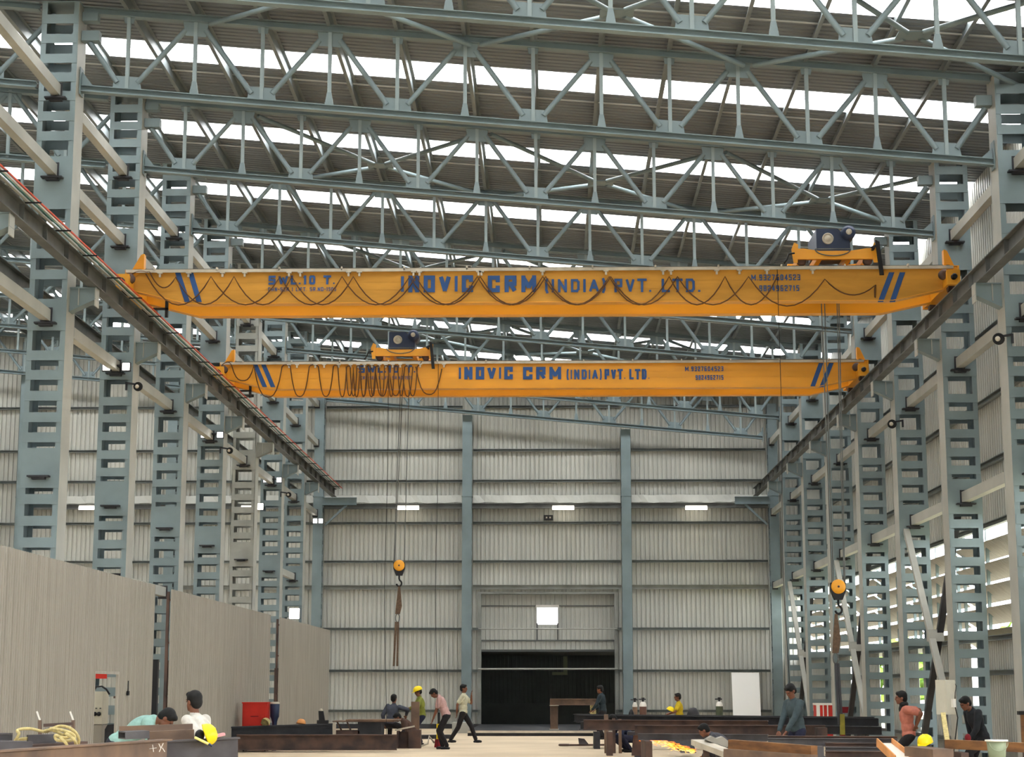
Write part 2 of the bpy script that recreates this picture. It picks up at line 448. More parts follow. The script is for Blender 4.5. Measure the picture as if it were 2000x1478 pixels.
# end wall columns
for i, x in enumerate(cols_x):
    zt = {4: 12.32, 5: 11.72}.get(i, ztop(x)-.2)
    names = {0: 'far left', 1: 'second from the left', 2: 'third from the left', 3: 'left corner of the main nave', 4: 'left of the doorway', 5: 'right of the doorway', 6: 'right corner of the main nave'}
    t = thing('wall_column', 'blue-grey boxed steel column against the back wall, %s' % names[i], 'column', (x, YW-.45, 0), 'columns of the back wall')
    hw = .19
    b = MB()
    b.box(x-hw, x+hw, YW-.62, YW-.60, 0, zt).box(x-hw, x+hw, YW-.24, YW-.22, 0, zt); b.build('face_plate', M['paint'], t)
    b = MB()
    z = .2
    while z < zt-.3:
        for s_ in (-1, 1): b.box(x+s_*(hw-.012)-.006, x+s_*(hw-.012)+.006, YW-.60, YW-.24, z, z+.26)
        z += .42
    b.build('side_batten', M['paint'], t)
    b = MB().box(x-hw-.02, x+hw+.02, YW-.64, YW-.2, 9.05, 9.08).box(x-hw-.1, x+hw+.1, YW-.7, YW-.15, 0, .04); b.build('splice_plate', M['paint'], t)
    b = MB().box(x-hw+.03, x+hw-.03, YW-.3, YW-.28, .1, zt); b.build('inner_web', M['mill'], t)

# back wall corbels carrying the runway ends
for s_, x in ((1, -9.1), (-1, 8.55)):
    t = thing('runway_end_bracket', 'short steel bracket beam on the back wall under the %s crane rail end' % ('left' if s_ > 0 else 'right'), 'bracket', (x, YW-.8, 8.6))
    MB().ibeam((x, YW-.75, 8.85), (x+s_*1.35, YW-.75, 8.85), .3, .2).build('beam', M['paint'], t)
    MB().bar((x+s_*.1, YW-.75, 7.9), (x+s_*.95, YW-.75, 8.7), .08, .08).build('brace', M['paint'], t)

# ------------------------------------------------------------------ laced columns
CW, CD = .71, .58          # width across (x), depth along the nave (y)
PLATES = [(5.18, 5.92), (8.12, 8.72), (10.45, 11.48)]
def make_column(name, side, h):
    """local origin: centre of base; side=+1: nave lies on +x"""
    t = thing(name, 'x', 'column', (0, 0, 0), 'laced steel columns')
    for s_ in (-1, 1):
        c = MB(); x = s_*CW/2
        c.box(x-s_*.014, x, -CD/2, CD/2, 0, h) if s_ > 0 else c.box(x, x+.014, -CD/2, CD/2, 0, h)
        for yy in (-CD/2, CD/2-.014):
            a, b = (x-.10, x) if s_ > 0 else (x, x+.10)
            c.box(a, b, yy, yy+.014, 0, h)
        oc = c.build('channel', M['paint'], t)
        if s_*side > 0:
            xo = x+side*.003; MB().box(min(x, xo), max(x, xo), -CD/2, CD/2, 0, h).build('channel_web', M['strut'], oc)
    # batten plates, front and rear
    zs = []; z = .25
    while z < h-.15:
        zs.append(z); z += .385
    fb = []
    for z in zs:
        if any(a-.12 < z+.1 < b+.12 for a, b in PLATES): continue
        fb.append(z)
    for face, y in (('front', -CD/2-.012), ('rear', CD/2)):
        b0 = MB().box(-CW/2+.012, CW/2-.012, 0, .012, 0, .185).build('batten', M['paint'], t)
        for i, z in enumerate(fb):
            o = b0 if i == 0 else b0.copy()
            if i: COL.objects.link(o); o.parent = t
            jx = .006*math.sin(i*3.1)
            o.location = (jx, y, z + (.012*math.sin(i*1.7)))
        for a, b in PLATES:
            if b > h: continue
            MB().box(-CW/2-.004, CW/2+.004, y-.002, y+.014, a, b).build('gusset_plate', M['paint'], t)
    # ledges under strut ends
    lg = MB()
    for z in (12.62, 11.06, 8.26, 5.40):
        if z+.4 > h: continue
        lg.box(-.2, .2, -CD/2-.16, -CD/2-.012, z-.03, z); lg.box(-.12, .12, -CD/2-.13, -CD/2-.012, z-.07, z-.03)
    lg.build('strut_seat', M['mill'], t)
    # crane bracket on the nave side
    br = MB(); x0 = side*CW/2; L = .50
    zt_ = 8.98
    a, b = sorted((x0, x0+side*L))
    br.box(a, b, -.13, .13, zt_-.02, zt_)
    poly = [(x0, zt_-.02), (x0+side*L, zt_-.02), (x0+side*L, zt_-.2), (x0, zt_-.46)]
    br.prism(poly, -.10, -.085).prism(poly, .085, .10)
    br.build('crane_bracket', M['paint'], t)
    st = MB().box(*(sorted((x0+side*(L-.02), x0+side*L))), -.13, .13, zt_-.36, zt_)
    for q in (.35,): st.box(*(sorted((x0+side*L*q-.008, x0+side*L*q+.008))), -.13, -.10, zt_-.34, zt_-.02)
    br2 = MB().bar((x0, 0, zt_-.46), (x0+side*L, 0, zt_-.22), .26, .014); br2.build('bracket_flange', M['paint'], t)
    st.build('bracket_stiffener', M['strut'], t)
    MB().box(-CW/2-.12, CW/2+.12, -CD/2-.12, CD/2+.12, 0, .04).build('base_plate', M['mill'], t)
    tp = MB().box(-CW/2-.02, CW/2+.02, -CD/2-.02, CD/2+.02, h, h+.02); tp.build('cap_plate', M['paint'], t)
    return t
XLC, XRC = -9.40, 8.71
dL = 'in the left-hand row of laced columns, %s'
LN = ['just outside the left edge', 'nearest, with a big smooth plate beside the topmost girder crossing', 'second from the camera, rising behind the near crane end', 'third from the camera', 'fourth from the camera', 'fifth from the camera', 'sixth from the camera', 'seventh from the camera', 'last before the back wall']
RN = ['just outside the right edge', 'nearest to the camera at the right picture edge', 'second from the camera, behind the man in black', 'third from the camera, behind the man in salmon pink', 'fourth from the camera', 'fifth from the camera', 'sixth from the camera', 'seventh from the camera', 'last before the back wall']
cl = make_column('laced_column', 1, 14.55); cr_ = make_column('laced_column', -1, 12.98)
for k in range(0, 8):
    for proto, x, names, nm in ((cl, XLC, LN, 'left'), (cr_, XRC, RN, 'right')):
        lab = 'laced %s-row column, %s' % (nm, names[k])
        if k == 0: proto.location = (x, YC[k], 0); proto['label'] = lab; OFF[proto.name] = Vector((0,0,0))
        else:
            r = dup(proto, (x, YC[k], 0), lab)
            if k == 5 and nm == 'left':        # this one is still in grey primer
                for o in r.children:
                    if o.data.materials and o.data.materials[0] == M['paint']: o.material_slots[0].link = 'OBJECT'; o.material_slots[0].material = M['primer']
# (prototype children are in local coordinates already)

# ------------------------------------------------------------------ roof trusses
BN = [-8.14+2.602*k for k in range(7)]
TN = [-6.84+2.602*k for k in range(6)]
XA, XB = -9.03, 8.345
def plate(mb, x, z, w, h, sl, y=.0, up=1):
    # gusset quad following the chord slope; up=1 above the line, -1 below
    a = w/2
    b = a*(.86 if up > 0 else .8)
    mb.prism([(x-a, z+sl*a), (x+a, z-sl*a), (x+b, z-sl*b+up*h), (x-b, z+sl*b+up*h)], y-.008, y+.008)
def make_truss():
    t = thing('roof_truss', 'x', 'truss', (0, 0, 0), 'roof trusses over the nave')
    MB().ibeam((XA, 0, zbot(XA)), (XB, 0, zbot(XB)), .13, .17, .012, .016).build('bottom_chord', M['paint'], t)
    MB().ibeam((XA, 0, ztop(XA)), (XB, 0, ztop(XB)), .14, .17, .012, .016).build('top_chord', M['paint'], t)
    def diag(xa, za, xb, zb):
        p, q = Vector((xa, 0, za)), Vector((xb, 0, zb)); d = (q-p).normalized()
        b = MB().tube(p+d*.12, q-d*.16, .052, n=12); b.build('diagonal', M['paint'], t)
    nodes = []
    for i, x in enumerate(BN):
        zb = zbot(x)+.10
        if i > 0: diag(x-.12, zb, TN[i-1]+.10, ztop(TN[i-1])-.10)
        else: diag(x-.12, zb, XA+.05, 13.98)
        if i < 6: diag(x+.12, zb, TN[i]-.10, ztop(TN[i])-.10)
        else: diag(x+.12, zb, XB-.03, 12.52)
        MB().ibeam((x, 0, zbot(x)+.05), (x, 0, ztop(x)-.05), .07, .07, .008, .008, up=(0,1,0)).build('vertical', M['paintlight'], t)
        pl = MB(); plate(pl, x, zbot(x)+.05, .56, .27, .0915); pl.build('gusset_plate', M['paint'], t)
    for x in TN:
        MB().ibeam((x, 0, zbot(x)+.05), (x, 0, ztop(x)-.05), .07, .07, .008, .008, up=(0,1,0)).build('vertical', M['paintlight'], t)
        pl = MB(); plate(pl, x, ztop(x)-.05, .50, .30, .0875, 0, -1); pl.build('gusset_plate', M['paint'], t)
        z = zbot(x)+.06
        vs = [(x-.085, -.06, z), (x+.085, -.06, z), (x+.085, .06, z), (x-.085, .06, z), (x-.04, -.04, z+.26), (x+.04, -.04, z+.26), (x+.04, .04, z+.26), (x-.04, .04, z+.26)]
        MB().add(vs, [(3,2,1,0),(4,5,6,7),(0,1,5,4),(1,2,6,5),(2,3,7,6),(3,0,4,7)]).build('foot_plate', M['paint'], t)
    for x in BN:       # small plates where verticals meet the top chord
        pl = MB(); plate(pl, x, ztop(x)-.05, .22, .14, .0875, 0, -1); pl.build('cleat', M['paint'], t)
    e = MB(); e.prism([(XA, zbot(XA)-.1), (XA+.22, zbot(XA)-.08), (XA+.22, zbot(XA)+.08), (XA+.02, zbot(XA)+.34), (XA, zbot(XA)+.34)], -.01, .01)
    e.box(XA, XA+.02, -.12, .12, zbot(XA)-.14, zbot(XA)+.4); e.build('end_plate', M['paint'], t)
    e = MB(); e.box(XA, XA+.34, -.10, .10, 13.85, 14.05).box(XA, XA+.30, -.1, .1, 14.25, 14.42); e.build('end_bracket', M['paint'], t)
    e = MB(); e.box(XB-.02, XB, -.12, .12, zbot(XB)-.14, zbot(XB)+.4); e.prism([(XB, zbot(XB)-.08), (XB-.25, zbot(XB)-.06), (XB-.25, zbot(XB)+.08), (XB, zbot(XB)+.3)], -.01, .01); e.build('end_plate', M['paint'], t)
    e = MB(); e.box(XB-.3, XB, -.10, .10, 12.42, 12.62); e.build('end_bracket', M['paint'], t)
    return t
tp = make_truss()
TD = ['crossing the top right corner, nearest of all', 'nearest whole one, between the first pair of columns', 'second whole truss from the camera', 'third whole truss from the camera', 'fourth whole truss from the camera', 'fifth whole truss from the camera', 'sixth whole truss, seen between the two cranes', 'just below the far crane at the right', 'close against the back wall']
for k in range(9):
    lab = 'blue-grey roof truss with tube diagonals, %s' % TD[k]
    loc = (0, YC[k] if k < 8 else YC[8]-.1, 0)
    if k == 0: tp.location = loc; tp['label'] = lab
    else: dup(tp, loc, lab)
# trusses of the neighbouring bay on the left (rising to the ridge)
def make_side_truss():
    t = thing('side_bay_truss', 'x', 'truss', (0, 0, 0), 'trusses of the left side bay')
    a, b = -9.89, -27.6
    zb_, zt_ = zbot, ztop
    for nm, f in (('bottom_chord', zb_), ('top_chord', zt_)):
        m_ = MB(); m_.ibeam((a, 0, f(a)), (-18, 0, f(-18)), .13, .17).ibeam((-18, 0, f(-18)), (b, 0, f(b)), .13, .17); m_.build(nm, M['paint'], t)
    n = 7; xs = [a-.9-2.602*i for i in range(n)]
    for i, x in enumerate(xs):
        MB().ibeam((x, 0, zb_(x)), (x, 0, zt_(x)), .07, .07, .008, .008, up=(0,1,0)).build('vertical', M['paintlight'], t)
        MB().box(x-.26, x+.26, -.008, .008, zb_(x), zb_(x)+.3).build('gusset_plate', M['paint'], t)
        MB().tube((x+.14, 0, zb_(x)+.15), (x+1.2, 0, zt_(x+1.3)-.12), .052).build('diagonal', M['paint'], t)
        MB().tube((x-.14, 0, zb_(x)+.15), (x-1.2, 0, zt_(x-1.3)-.12), .052).build('diagonal', M['paint'], t)
        MB().ibeam((x-1.3, 0, zb_(x-1.3)), (x-1.3, 0, zt_(x-1.3)), .07, .07, .008, .008, up=(0,1,0)).build('vertical', M['paintlight'], t)
        MB().box(x-1.55, x-1.05, -.008, .008, zt_(x-1.3)-.3, zt_(x-1.3)-.04).build('gusset_plate', M['paint'], t)
    return t
sp = make_side_truss()
for k in range(9):
    lab = 'roof truss of the left side bay, meeting the %s left-hand column' % (['off-picture', 'nearest', 'second', 'third', 'fourth', 'fifth', 'sixth', 'seventh', 'corner'][k])
    loc = (0, YC[k] if k < 8 else YC[8]-.1, 0)
    if k == 0: sp.location = loc; sp['label'] = lab
    else: dup(sp, loc, lab)

# X bracing of tubes in the roof plane
for bay, (ya, yb) in enumerate([(0, 1), (2, 3), (4, 5), (6, 7)]):
    for i, xc in enumerate((-9.24, -4.04, 1.17, 6.37)):
        if i == 0 : continue
        t = thing('roof_brace', 'crossed tube roof bracing, %s, %s' % (['nearest, at the top edge', 'behind the second whole truss', 'behind the fourth whole truss', 'behind the sixth whole truss'][bay], ['', 'left of centre', 'near the centre', 'towards the right'][i]), 'bracing', (xc, (YC[ya]+YC[yb])/2, ztop(xc)-.16), 'crossed roof bracing')
        zl, zr_ = ztop(xc-2.6)-.13, ztop(xc+2.6)-.13
        yA, yB = YC[ya]+.12, YC[yb]-.12
        zc = ztop(xc)-.30; ym = (yA+yB)/2
        for xe, ze, ye in ((xc-2.5, zl, yA), (xc+2.5, zr_, yA), (xc-2.5, zl, yB), (xc+2.5, zr_, yB)):
            d = Vector((xc-xe, ym-ye, 0)).normalized()
            MB().tube((xe, ye, ze), (xc-d.x*.2, ym-d.y*.2, zc), .05, n=10).build('tube', M['paint'], t)
        MB().box(xc-.3, xc+.3, ym-.2, ym+.2, zc-.01, zc+.01).build('centre_plate', M['paint'], t)

# ------------------------------------------------------------------ longitudinal struts between columns
def strut(x, z, ya, yb, lab, h=.22, w=.16, drop=0):
    t = thing('tie_beam', lab, 'beam', (x, ya, z), 'long tie beams between columns')
    MB().hollow((x, ya, z), (x, yb, z-drop), w, h, .012).build('beam', M['strut'], t)
    MB().box(x-.11, x+.11, yb-.02, yb, z-.17, z+.15).box(x-.11, x+.11, ya, ya+.02, z-.17, z+.15).build('end_plate', M['mill'], t)
hn = {12.77: 'topmost', 11.2: 'upper', 8.4: 'lower', 5.53: 'low', 3.85: 'waist-high'}
for k in range(0, 7):
    ya, yb = YC[k]+CD/2+.03, YC[k+1]-CD/2-.03
    for z in (12.77, 11.2, 8.4):
        strut(XLC, z, ya, yb, '%s pale tie beam of the left row, ending at the %s left column' % (hn[z], ORD[k]))
    for z in (11.2, 8.4, 5.53):
        strut(XRC, z, ya, yb, '%s pale tie beam of the right row, ending at the %s right column' % (hn[z], ORD[k]))
strut(XLC, 3.85, YC[2]+CD/2+.03, YC[3]-CD/2-.03, 'short pale tie beam showing above the gap between the first two partitions')
strut(XLC, 5.53, YC[6]+CD/2+.03, YC[7]-CD/2-.03, 'pale tie beam low in the left row, by the seventh column')
for z in (12.77, 11.2, 8.4): strut(XLC, z, YC[7]+CD/2+.03, YW-.66, '%s pale tie beam of the left row, ending at the back wall' % hn[z])
for z in (11.2, 8.4, 5.53): strut(XRC, z, YC[7]+CD/2+.03, YW-.66, '%s pale tie beam of the right row, ending at the back wall' % hn[z])

# vertical X bracing low in the right row
for bi, (ka, kb) in enumerate([(2, 3), (4, 5), (6, 7)]):
    ya, yb = YC[ka]+CD/2+.02, YC[kb]-CD/2-.02
    t = thing('wall_brace', 'tall crossed angle bracing low in the right row, in the %s braced bay' % ['nearest', 'middle', 'farthest'][bi], 'bracing', (XRC-.2, (ya+yb)/2, 0), 'crossed braces of the right row')
    MB().hollow((XRC-.2, yb, 5.3), (XRC-.2, ya, .15), .12, .14, up=(1,0,0)).build('brace', M['strut'], t)
    MB().hollow((XRC-.02, ya, 5.3), (XRC-.02, yb, .15), .12, .14, up=(1,0,0)).build('brace', M['mill'], t)
    MB().box(XRC-.28, XRC+.06, (ya+yb)/2-.14, (ya+yb)/2+.14, 2.6, 2.86).build('centre_plate', M['strut'], t)

# ------------------------------------------------------------------ crane runways
RYE = 70.3
for s_, xc, nm in ((1, -8.60, 'left'), (-1, 7.98, 'right')):
    t = thing('runway_girder', 'dark steel crane runway girder along the %s columns' % nm, 'runway', (xc, 22, 8.98), 'crane runways')
    MB().ibeam((xc, 22, 9.14), (xc, RYE, 9.14), .32, .19, .012, .02).build('girder', M['runway'], t)
    y = 22.5; st0 = None
    while y < RYE:
        if st0 is None: st0 = MB().box(xc-.085, xc+.085, 22-.006, 22+.006, 9.0, 9.28).build('web_stiffener', M['runway'], t); o = st0
        else: o = st0.copy(); COL.objects.link(o)
        o.location = (0, y-22, 0); y += 1.35
    MB().bar((xc, 22, 9.33), (xc, RYE, 9.33), .05, .06).build('rail', M['rust' if s_ > 0 else 'runway'], t)
    if s_ > 0:
        x0 = xc+.14
        y = 22.5; cb0 = MB().box(xc+.06, xc+.36, 22-.015, 22+.015, 9.29, 9.31).build('bar_support', M['black'], t); cb0.location = (0, .5, 0)
        while y < RYE-2:
            y += 1.8; o = cb0.copy(); COL.objects.link(o); o.location = (0, y-22, 0)
        MB().bar((xc+.13, 22, 9.325), (xc+.13, RYE, 9.325), .05, .02).build('cable_tray', M['strut'], t)
        MB().bar((xc+.20, 22, 9.33), (xc+.20, RYE, 9.33), .02, .025).build('conductor_bar', M['condgreen'], t)
        MB().bar((xc+.25, 22, 9.33), (xc+.25, RYE, 9.33), .02, .025).build('conductor_bar', M['railgrey'], t)
        MB().bar((xc+.31, 22, 9.33), (xc+.31, RYE, 9.33), .02, .025).build('conductor_bar', M['condred'], t)
# runway of the side bay, outside the left columns
t = thing('runway_girder', 'dark crane runway girder of the left side bay, behind the left columns', 'runway', (-10.1, 22, 8.98), 'crane runways')
MB().ibeam((-10.12, 22, 9.14), (-10.12, RYE, 9.14), .34, .2).build('girder', M['runway'], t)
MB().bar((-10.12, 22, 9.34), (-10.12, RYE, 9.34), .05, .06).build('rail', M['runway'], t)
bkt = MB()
for k in range(8): bkt.box(-10.25, XLC-CW/2, YC[k]-.1, YC[k]+.1, 8.86, 8.98)
bkt.build('bracket', M['paint'], t)

# ------------------------------------------------------------------ lettering (stroke alphabet)
G = {'I': ('.36', [((.5,0),(.5,1))]), 'N': ('1', [((.12,0),(.12,1)),((.12,1),(.88,0)),((.88,0),(.88,1))]),
 'O': ('1', [((.1,0),(.1,1)),((.1,1),(.9,1)),((.9,1),(.9,0)),((.9,0),(.1,0))]), 'D': ('.95', [((.12,0),(.12,1)),((.12,1),(.7,1)),((.7,1),(.9,.8)),((.9,.8),(.9,.2)),((.9,.2),(.7,0)),((.7,0),(.12,0))]),
 'V': ('1', [((.08,1),(.5,0)),((.5,0),(.92,1))]), 'C': ('1', [((.9,.80),(.9,1)),((.9,1),(.1,1)),((.1,1),(.1,0)),((.1,0),(.9,0)),((.9,0),(.9,.2))]),
 'R': ('1', [((.12,0),(.12,1)),((.12,1),(.9,1)),((.9,1),(.9,.5)),((.9,.5),(.12,.5)),((.5,.5),(.9,0))]),
 'M': ('1.25', [((.1,0),(.1,1)),((.1,1),(.5,.25)),((.5,.25),(.9,1)),((.9,1),(.9,0))]), 'W': ('1.3', [((.06,1),(.28,0)),((.28,0),(.5,.8)),((.5,.8),(.72,0)),((.72,0),(.94,1))]),
 'A': ('1', [((.06,0),(.5,1)),((.5,1),(.94,0)),((.24,.32),(.76,.32))]), 'P': ('.95', [((.12,0),(.12,1)),((.12,1),(.88,1)),((.88,1),(.88,.45)),((.88,.45),(.12,.45))]),
 'T': ('.95', [((.02,1),(.98,1)),((.5,1),(.5,0))]), 'L': ('.85', [((.14,1),(.14,0)),((.14,0),(.95,0))]), 'S': ('1', [((.9,1),(.1,1)),((.1,1),(.1,.52)),((.1,.52),(.9,.52)),((.9,.52),(.9,0)),((.9,0),(.1,0))]),
 '.': ('.3', [((.35,0),(.5,0))]), '(': ('.42', [((.85,1.15),(.35,.85)),((.35,.85),(.35,.15)),((.35,.15),(.85,-.15))]), ')': ('.42', [((.15,1.15),(.65,.85)),((.65,.85),(.65,.15)),((.65,.15),(.15,-.15))]),
 '1': ('.55', [((.2,.8),(.6,1)),((.6,1),(.6,0))]), '0': ('.85', [((.1,.12),(.1,.88)),((.1,.88),(.3,1)),((.3,1),(.7,1)),((.7,1),(.9,.88)),((.9,.88),(.9,.12)),((.9,.12),(.7,0)),((.7,0),(.3,0)),((.3,0),(.1,.12))]),
 '2': ('.8', [((.1,.85),(.1,1)),((.1,1),(.9,1)),((.9,1),(.9,.55)),((.9,.55),(.1,.3)),((.1,.3),(.1,0)),((.1,0),(.9,0))]), '3': ('.8', [((.1,1),(.9,1)),((.9,1),(.9,0)),((.9,0),(.1,0)),((.3,.52),(.9,.52))]),
 '4': ('.8', [((.7,0),(.7,1)),((.7,1),(.08,.3)),((.08,.3),(.95,.3))]), '5': ('.8', [((.9,1),(.12,1)),((.12,1),(.12,.55)),((.12,.55),(.9,.55)),((.9,.55),(.9,0)),((.9,0),(.1,0))]),
 '6': ('.8', [((.85,1),(.12,1)),((.12,1),(.12,0)),((.12,0),(.9,0)),((.9,0),(.9,.52)),((.9,.52),(.12,.52))]), '7': ('.8', [((.08,1),(.92,1)),((.92,1),(.4,0))]),
 '8': ('.8', [((.12,0),(.12,1)),((.12,1),(.88,1)),((.88,1),(.88,0)),((.88,0),(.12,0)),((.12,.52),(.88,.52))]), '9': ('.8', [((.1,0),(.88,0)),((.88,0),(.88,1)),((.88,1),(.1,1)),((.1,1),(.1,.48)),((.1,.48),(.88,.48))]),
 '-': ('.6', [((.1,.5),(.9,.5))]), 'F': ('.85', [((.12,0),(.12,1)),((.12,1),(.9,1)),((.12,.5),(.8,.5))]), 'E': ('.85', [((.12,0),(.12,1)),((.12,1),(.9,1)),((.12,.5),(.8,.5)),((.12,0),(.9,0))]), ' ': ('.55', [])}
def letters(mb, s, x0, x1, z0, z1, y, sw, th=.004):
    """text s fitted into x0..x1, z0..z1 on the plane y, facing -y; sw = stroke width"""
    tot = sum(float(G[c][0]) for c in s) + .18*(len(s)-1)
    k = (x1-x0)/tot; x = x0; H = z1-z0-sw
    for c in s:
        w = float(G[c][0])*k; ws = sw if w > sw*1.4 else w*.6
        for (a, b), (c2, d) in G[c][1]:
            fx = lambda q: x+ws/2+(w-ws)*q
            p = Vector((fx(a), y, z0+sw/2+b*H)); q = Vector((fx(c2), y, z0+sw/2+d*H))
            dd = (q-p).normalized(); e = .5 if (abs(dd.x) < .05 or abs(dd.z) < .05) else .2
            jy = Vector((0, -.0006*letters.n, 0)); letters.n = (letters.n+1) % 9
            mb.bar(p-dd*ws*e+jy, q+dd*ws*e+jy, th, ws, up=dd.cross(Vector((0,1,0))))
        x += w+.18*k

letters.n = 0
# ------------------------------------------------------------------ overhead cranes
def make_crane(lab, y0, texts, stripes, cable_paths, hangers, gz=(9.25, 9.93), far=1.2):
    t = thing('overhead_crane', lab, 'crane', (-.25, y0, 9.25))
    XA_, XB_ = -8.66, 8.20
    zb, zt = gz; bw = .20
    for gi, yg in enumerate((y0, y0+far)):
        m = MB()
        poly = [(XA_, zt), (XA_, zb+.32), (-7.38, zb), (6.86, zb), (XB_, zb+.30), (XB_, zt)]
        m.prism(poly, yg, yg+bw)
        g = m.build('box_girder', M['yellow_dull'] if gi == 0 and y0 < 40 else M['yellow'], t)
        f = MB(); f.box(XA_, XB_, yg-.05, yg+bw+.05, zt, zt+.015)
        f.bar((-7.38, yg+bw/2, zb-.008), (6.86, yg+bw/2, zb-.008), bw+.06, .016)
        f.bar((XA_, yg+bw/2, zb+.312), (-7.38, yg+bw/2, zb-.008), bw+.06, .016).bar((6.86, yg+bw/2, zb-.008), (XB_, yg+bw/2, zb+.292), bw+.06, .016)
        f.build('flange', M['yellow'], g)
        MB().box(XA_+.15, XB_-.15, yg+bw/2-.02, yg+bw/2+.02, zt+.015, zt+.06).build('trolley_rail', M['runway'], g)
        if gi == 0:
            st = MB()
            for z, h in ((zb+.43, .02), (zb+.27, .02)): st.box(XA_+.3, XB_-.25, yg-.006, yg, z-h/2, z+h/2)
            st.build('web_stiffener', M['yellow_dull'] if y0 < 40 else M['yellow'], g)
            for s, xa, xb, za, zb2, sw in texts:
                tx = MB(); a = at(xa, za, Y=yg); b = at(xb, zb2, Y=yg)
                letters(tx, s, a.x, b.x, b.z, a.z, yg-.034, sw)
                tx.build('lettering', M['blue'], g)
            for (xa, xb, za, zb2, w) in stripes:
                sp_ = MB(); a = at(xa, za, Y=yg); b = at(xb, zb2, Y=yg); w2 = w
                vs = [(a.x, yg-.018, a.z), (a.x+w2, yg-.018, a.z), (b.x+w2, yg-.018, b.z), (b.x, yg-.018, b.z)]
                vs += [(x, yg-.012, z) for x, _, z in vs]
                sp_.add(vs, [(3,2,1,0),(4,5,6,7),(0,1,5,4),(1,2,6,5),(2,3,7,6),(3,0,4,7)])
                sp_.build('stripe', M['blue'], g)
    tr = MB(); tr.box(XA_+.02, XB_-.12, y0-.10, y0-.06, zt-.055, zt+.005)
    x = XA_+.6
    while x < XB_-.3:
        tr.box(x-.015, x+.015, y0-.10, y0, zt-.03, zt+.05); x += 1.27
    tr.build('cable_track', M['railgrey'], t)
    # end carriages with wheels and buffers
    for s_, xr in ((-1, -8.60), (1, 7.98)):
        e = MB(); e.box(xr-.11, xr+.11, y0-.45, y0+far+bw+.45, 9.47, 9.74)
        e.bar((xr, y0-.45, 9.6), (xr, y0-.52, 9.6), .26, .30); e.bar((xr, y0+far+bw+.45, 9.6), (xr, y0+far+bw+.52, 9.6), .26, .30)
        c = e.build('end_carriage', M['yellow'], t)
        for yw_ in (y0-.2, y0+far+bw+.2):
            MB().lathe((xr, yw_, 9.47), [(.085, -.06), (.11, -.06), (.11, -.04), (.10, -.035), (.10, .035), (.11, .04), (.11, .06), (.085, .06)], 18, 'x').build('wheel', M['rust'], c)
        MB().lathe((xr, y0-.52, 9.6), [(.06, 0), (.06, -.08), (.04, -.1)], 12, 'y').build('buffer', M['black'], c)
        # triangular stop plate on the girder end
        xe = -8.55 if s_ < 0 else 8.05
        if s_ < 0: pl = [(xe-.02, zt+.015), (xe+.24, zt+.015), (xe+.24, zt+.36), (xe+.17, zt+.36)]
        else: pl = [(xe+.1, zt+.015), (xe-.12, zt+.015), (xe-.12, zt+.36), (xe-.05, zt+.36)]
        MB().prism(pl, y0+.08, y0+.10).box(pl[1][0]-.01 if s_ > 0 else pl[1][0]-.03, pl[1][0]+.03 if s_ > 0 else pl[1][0]+.01, y0+.02, y0+.18, zt+.015, zt+.36).build('stop_plate', M['yellow'], t)
        # drive gear and bracket beside the girder
        d = MB(); xg = xr - s_*(.0) + s_*.02
        d.lathe((xg-.15*s_ if s_ > 0 else xg+.1, y0-.16, 9.72), [(.0, 0), (.10, 0), (.10, -.14), (.05, -.16), (0, -.16)], 16, 'y'); d.build('drive_motor', M['rust'], t)
        k = MB(); xa = XA_ if s_ < 0 else XB_
        k.box(min(xa, xa-s_*.03), max(xa, xa-s_*.03), y0-.06, y0+bw+.02, zb+.3, zt+.015)
        k.prism([(xa, zt), (xa-s_*.30, zt-.03), (xa-s_*.05, zt-.28), (xa, zt-.28)], y0-.03, y0-.015)
        k.build('end_plate', M['yellow'], t)
    for path in cable_paths:
        pts = []
        for i in range(len(path)-1):
            (xa, ya), (xb, yb), sag = path[i][:2], path[i+1][:2], path[i][2]
            for q in range(10):
                u = q/10.0; sh_ = (1-abs(2*u-1)**(2.0 if y0 < 40 else 2.8))
                px = xa+(xb-xa)*u; py = ya+(yb-ya)*u + sag*sh_
                pts.append(at(px, py, Y=y0-.09))
        pts.append(at(path[-1][0], path[-1][1], Y=y0-.09))
        MB().path(pts, .014 if y0 < 40 else .016, 6).build('festoon_cable', M['cable'], t)
    hg = MB()
    for px in hangers:
        a = at(px, VPY, Y=y0-.08); hg.box(a.x-.02, a.x+.02, y0-.10, y0-.06, zt-.15, zt-.05); hg.box(a.x-.05, a.x+.05, y0-.12, y0-.05, zt-.08, zt-.055)
    hg.build('cable_hanger', M['railgrey'], t)
    MB().box(-7.36, -7.30, y0-.5, y0-.40, 9.3, 9.9) if 0 else None
    # collector arm down to the conductor bars
    ca = MB(); ca.box(-8.08, -8.02, y0+far-.1, y0+far-.04, 9.20, 9.62); ca.box(-8.35, -8.02, y0+far-.1, y0+far-.04, 9.36, 9.40); ca.build('collector_arm', M['black'], t)
    return t
B_ = 533
texts1 = [('SWL.10 T.', 524, 655, 539, 556, .045), ('CRN-SER 1 LIFT. SR.NO-1505', 524, 657, 562, 569, .014),
          ('INOVIC', 782, 926, 539, 571, .085), ('CRM', 951, 1050, 539, 571, .085), ('(INDIA)', 1063, 1184, 546, 571, .05), ('PVT.', 1198, 1273, 545, 571, .05), ('LTD.', 1290, 1369, 545, 571, .05),
          ('M.9327604523', 1466, 1563, 537, 548, .02), ('9824962715', 1482, 1561, 558, 569, .02)]
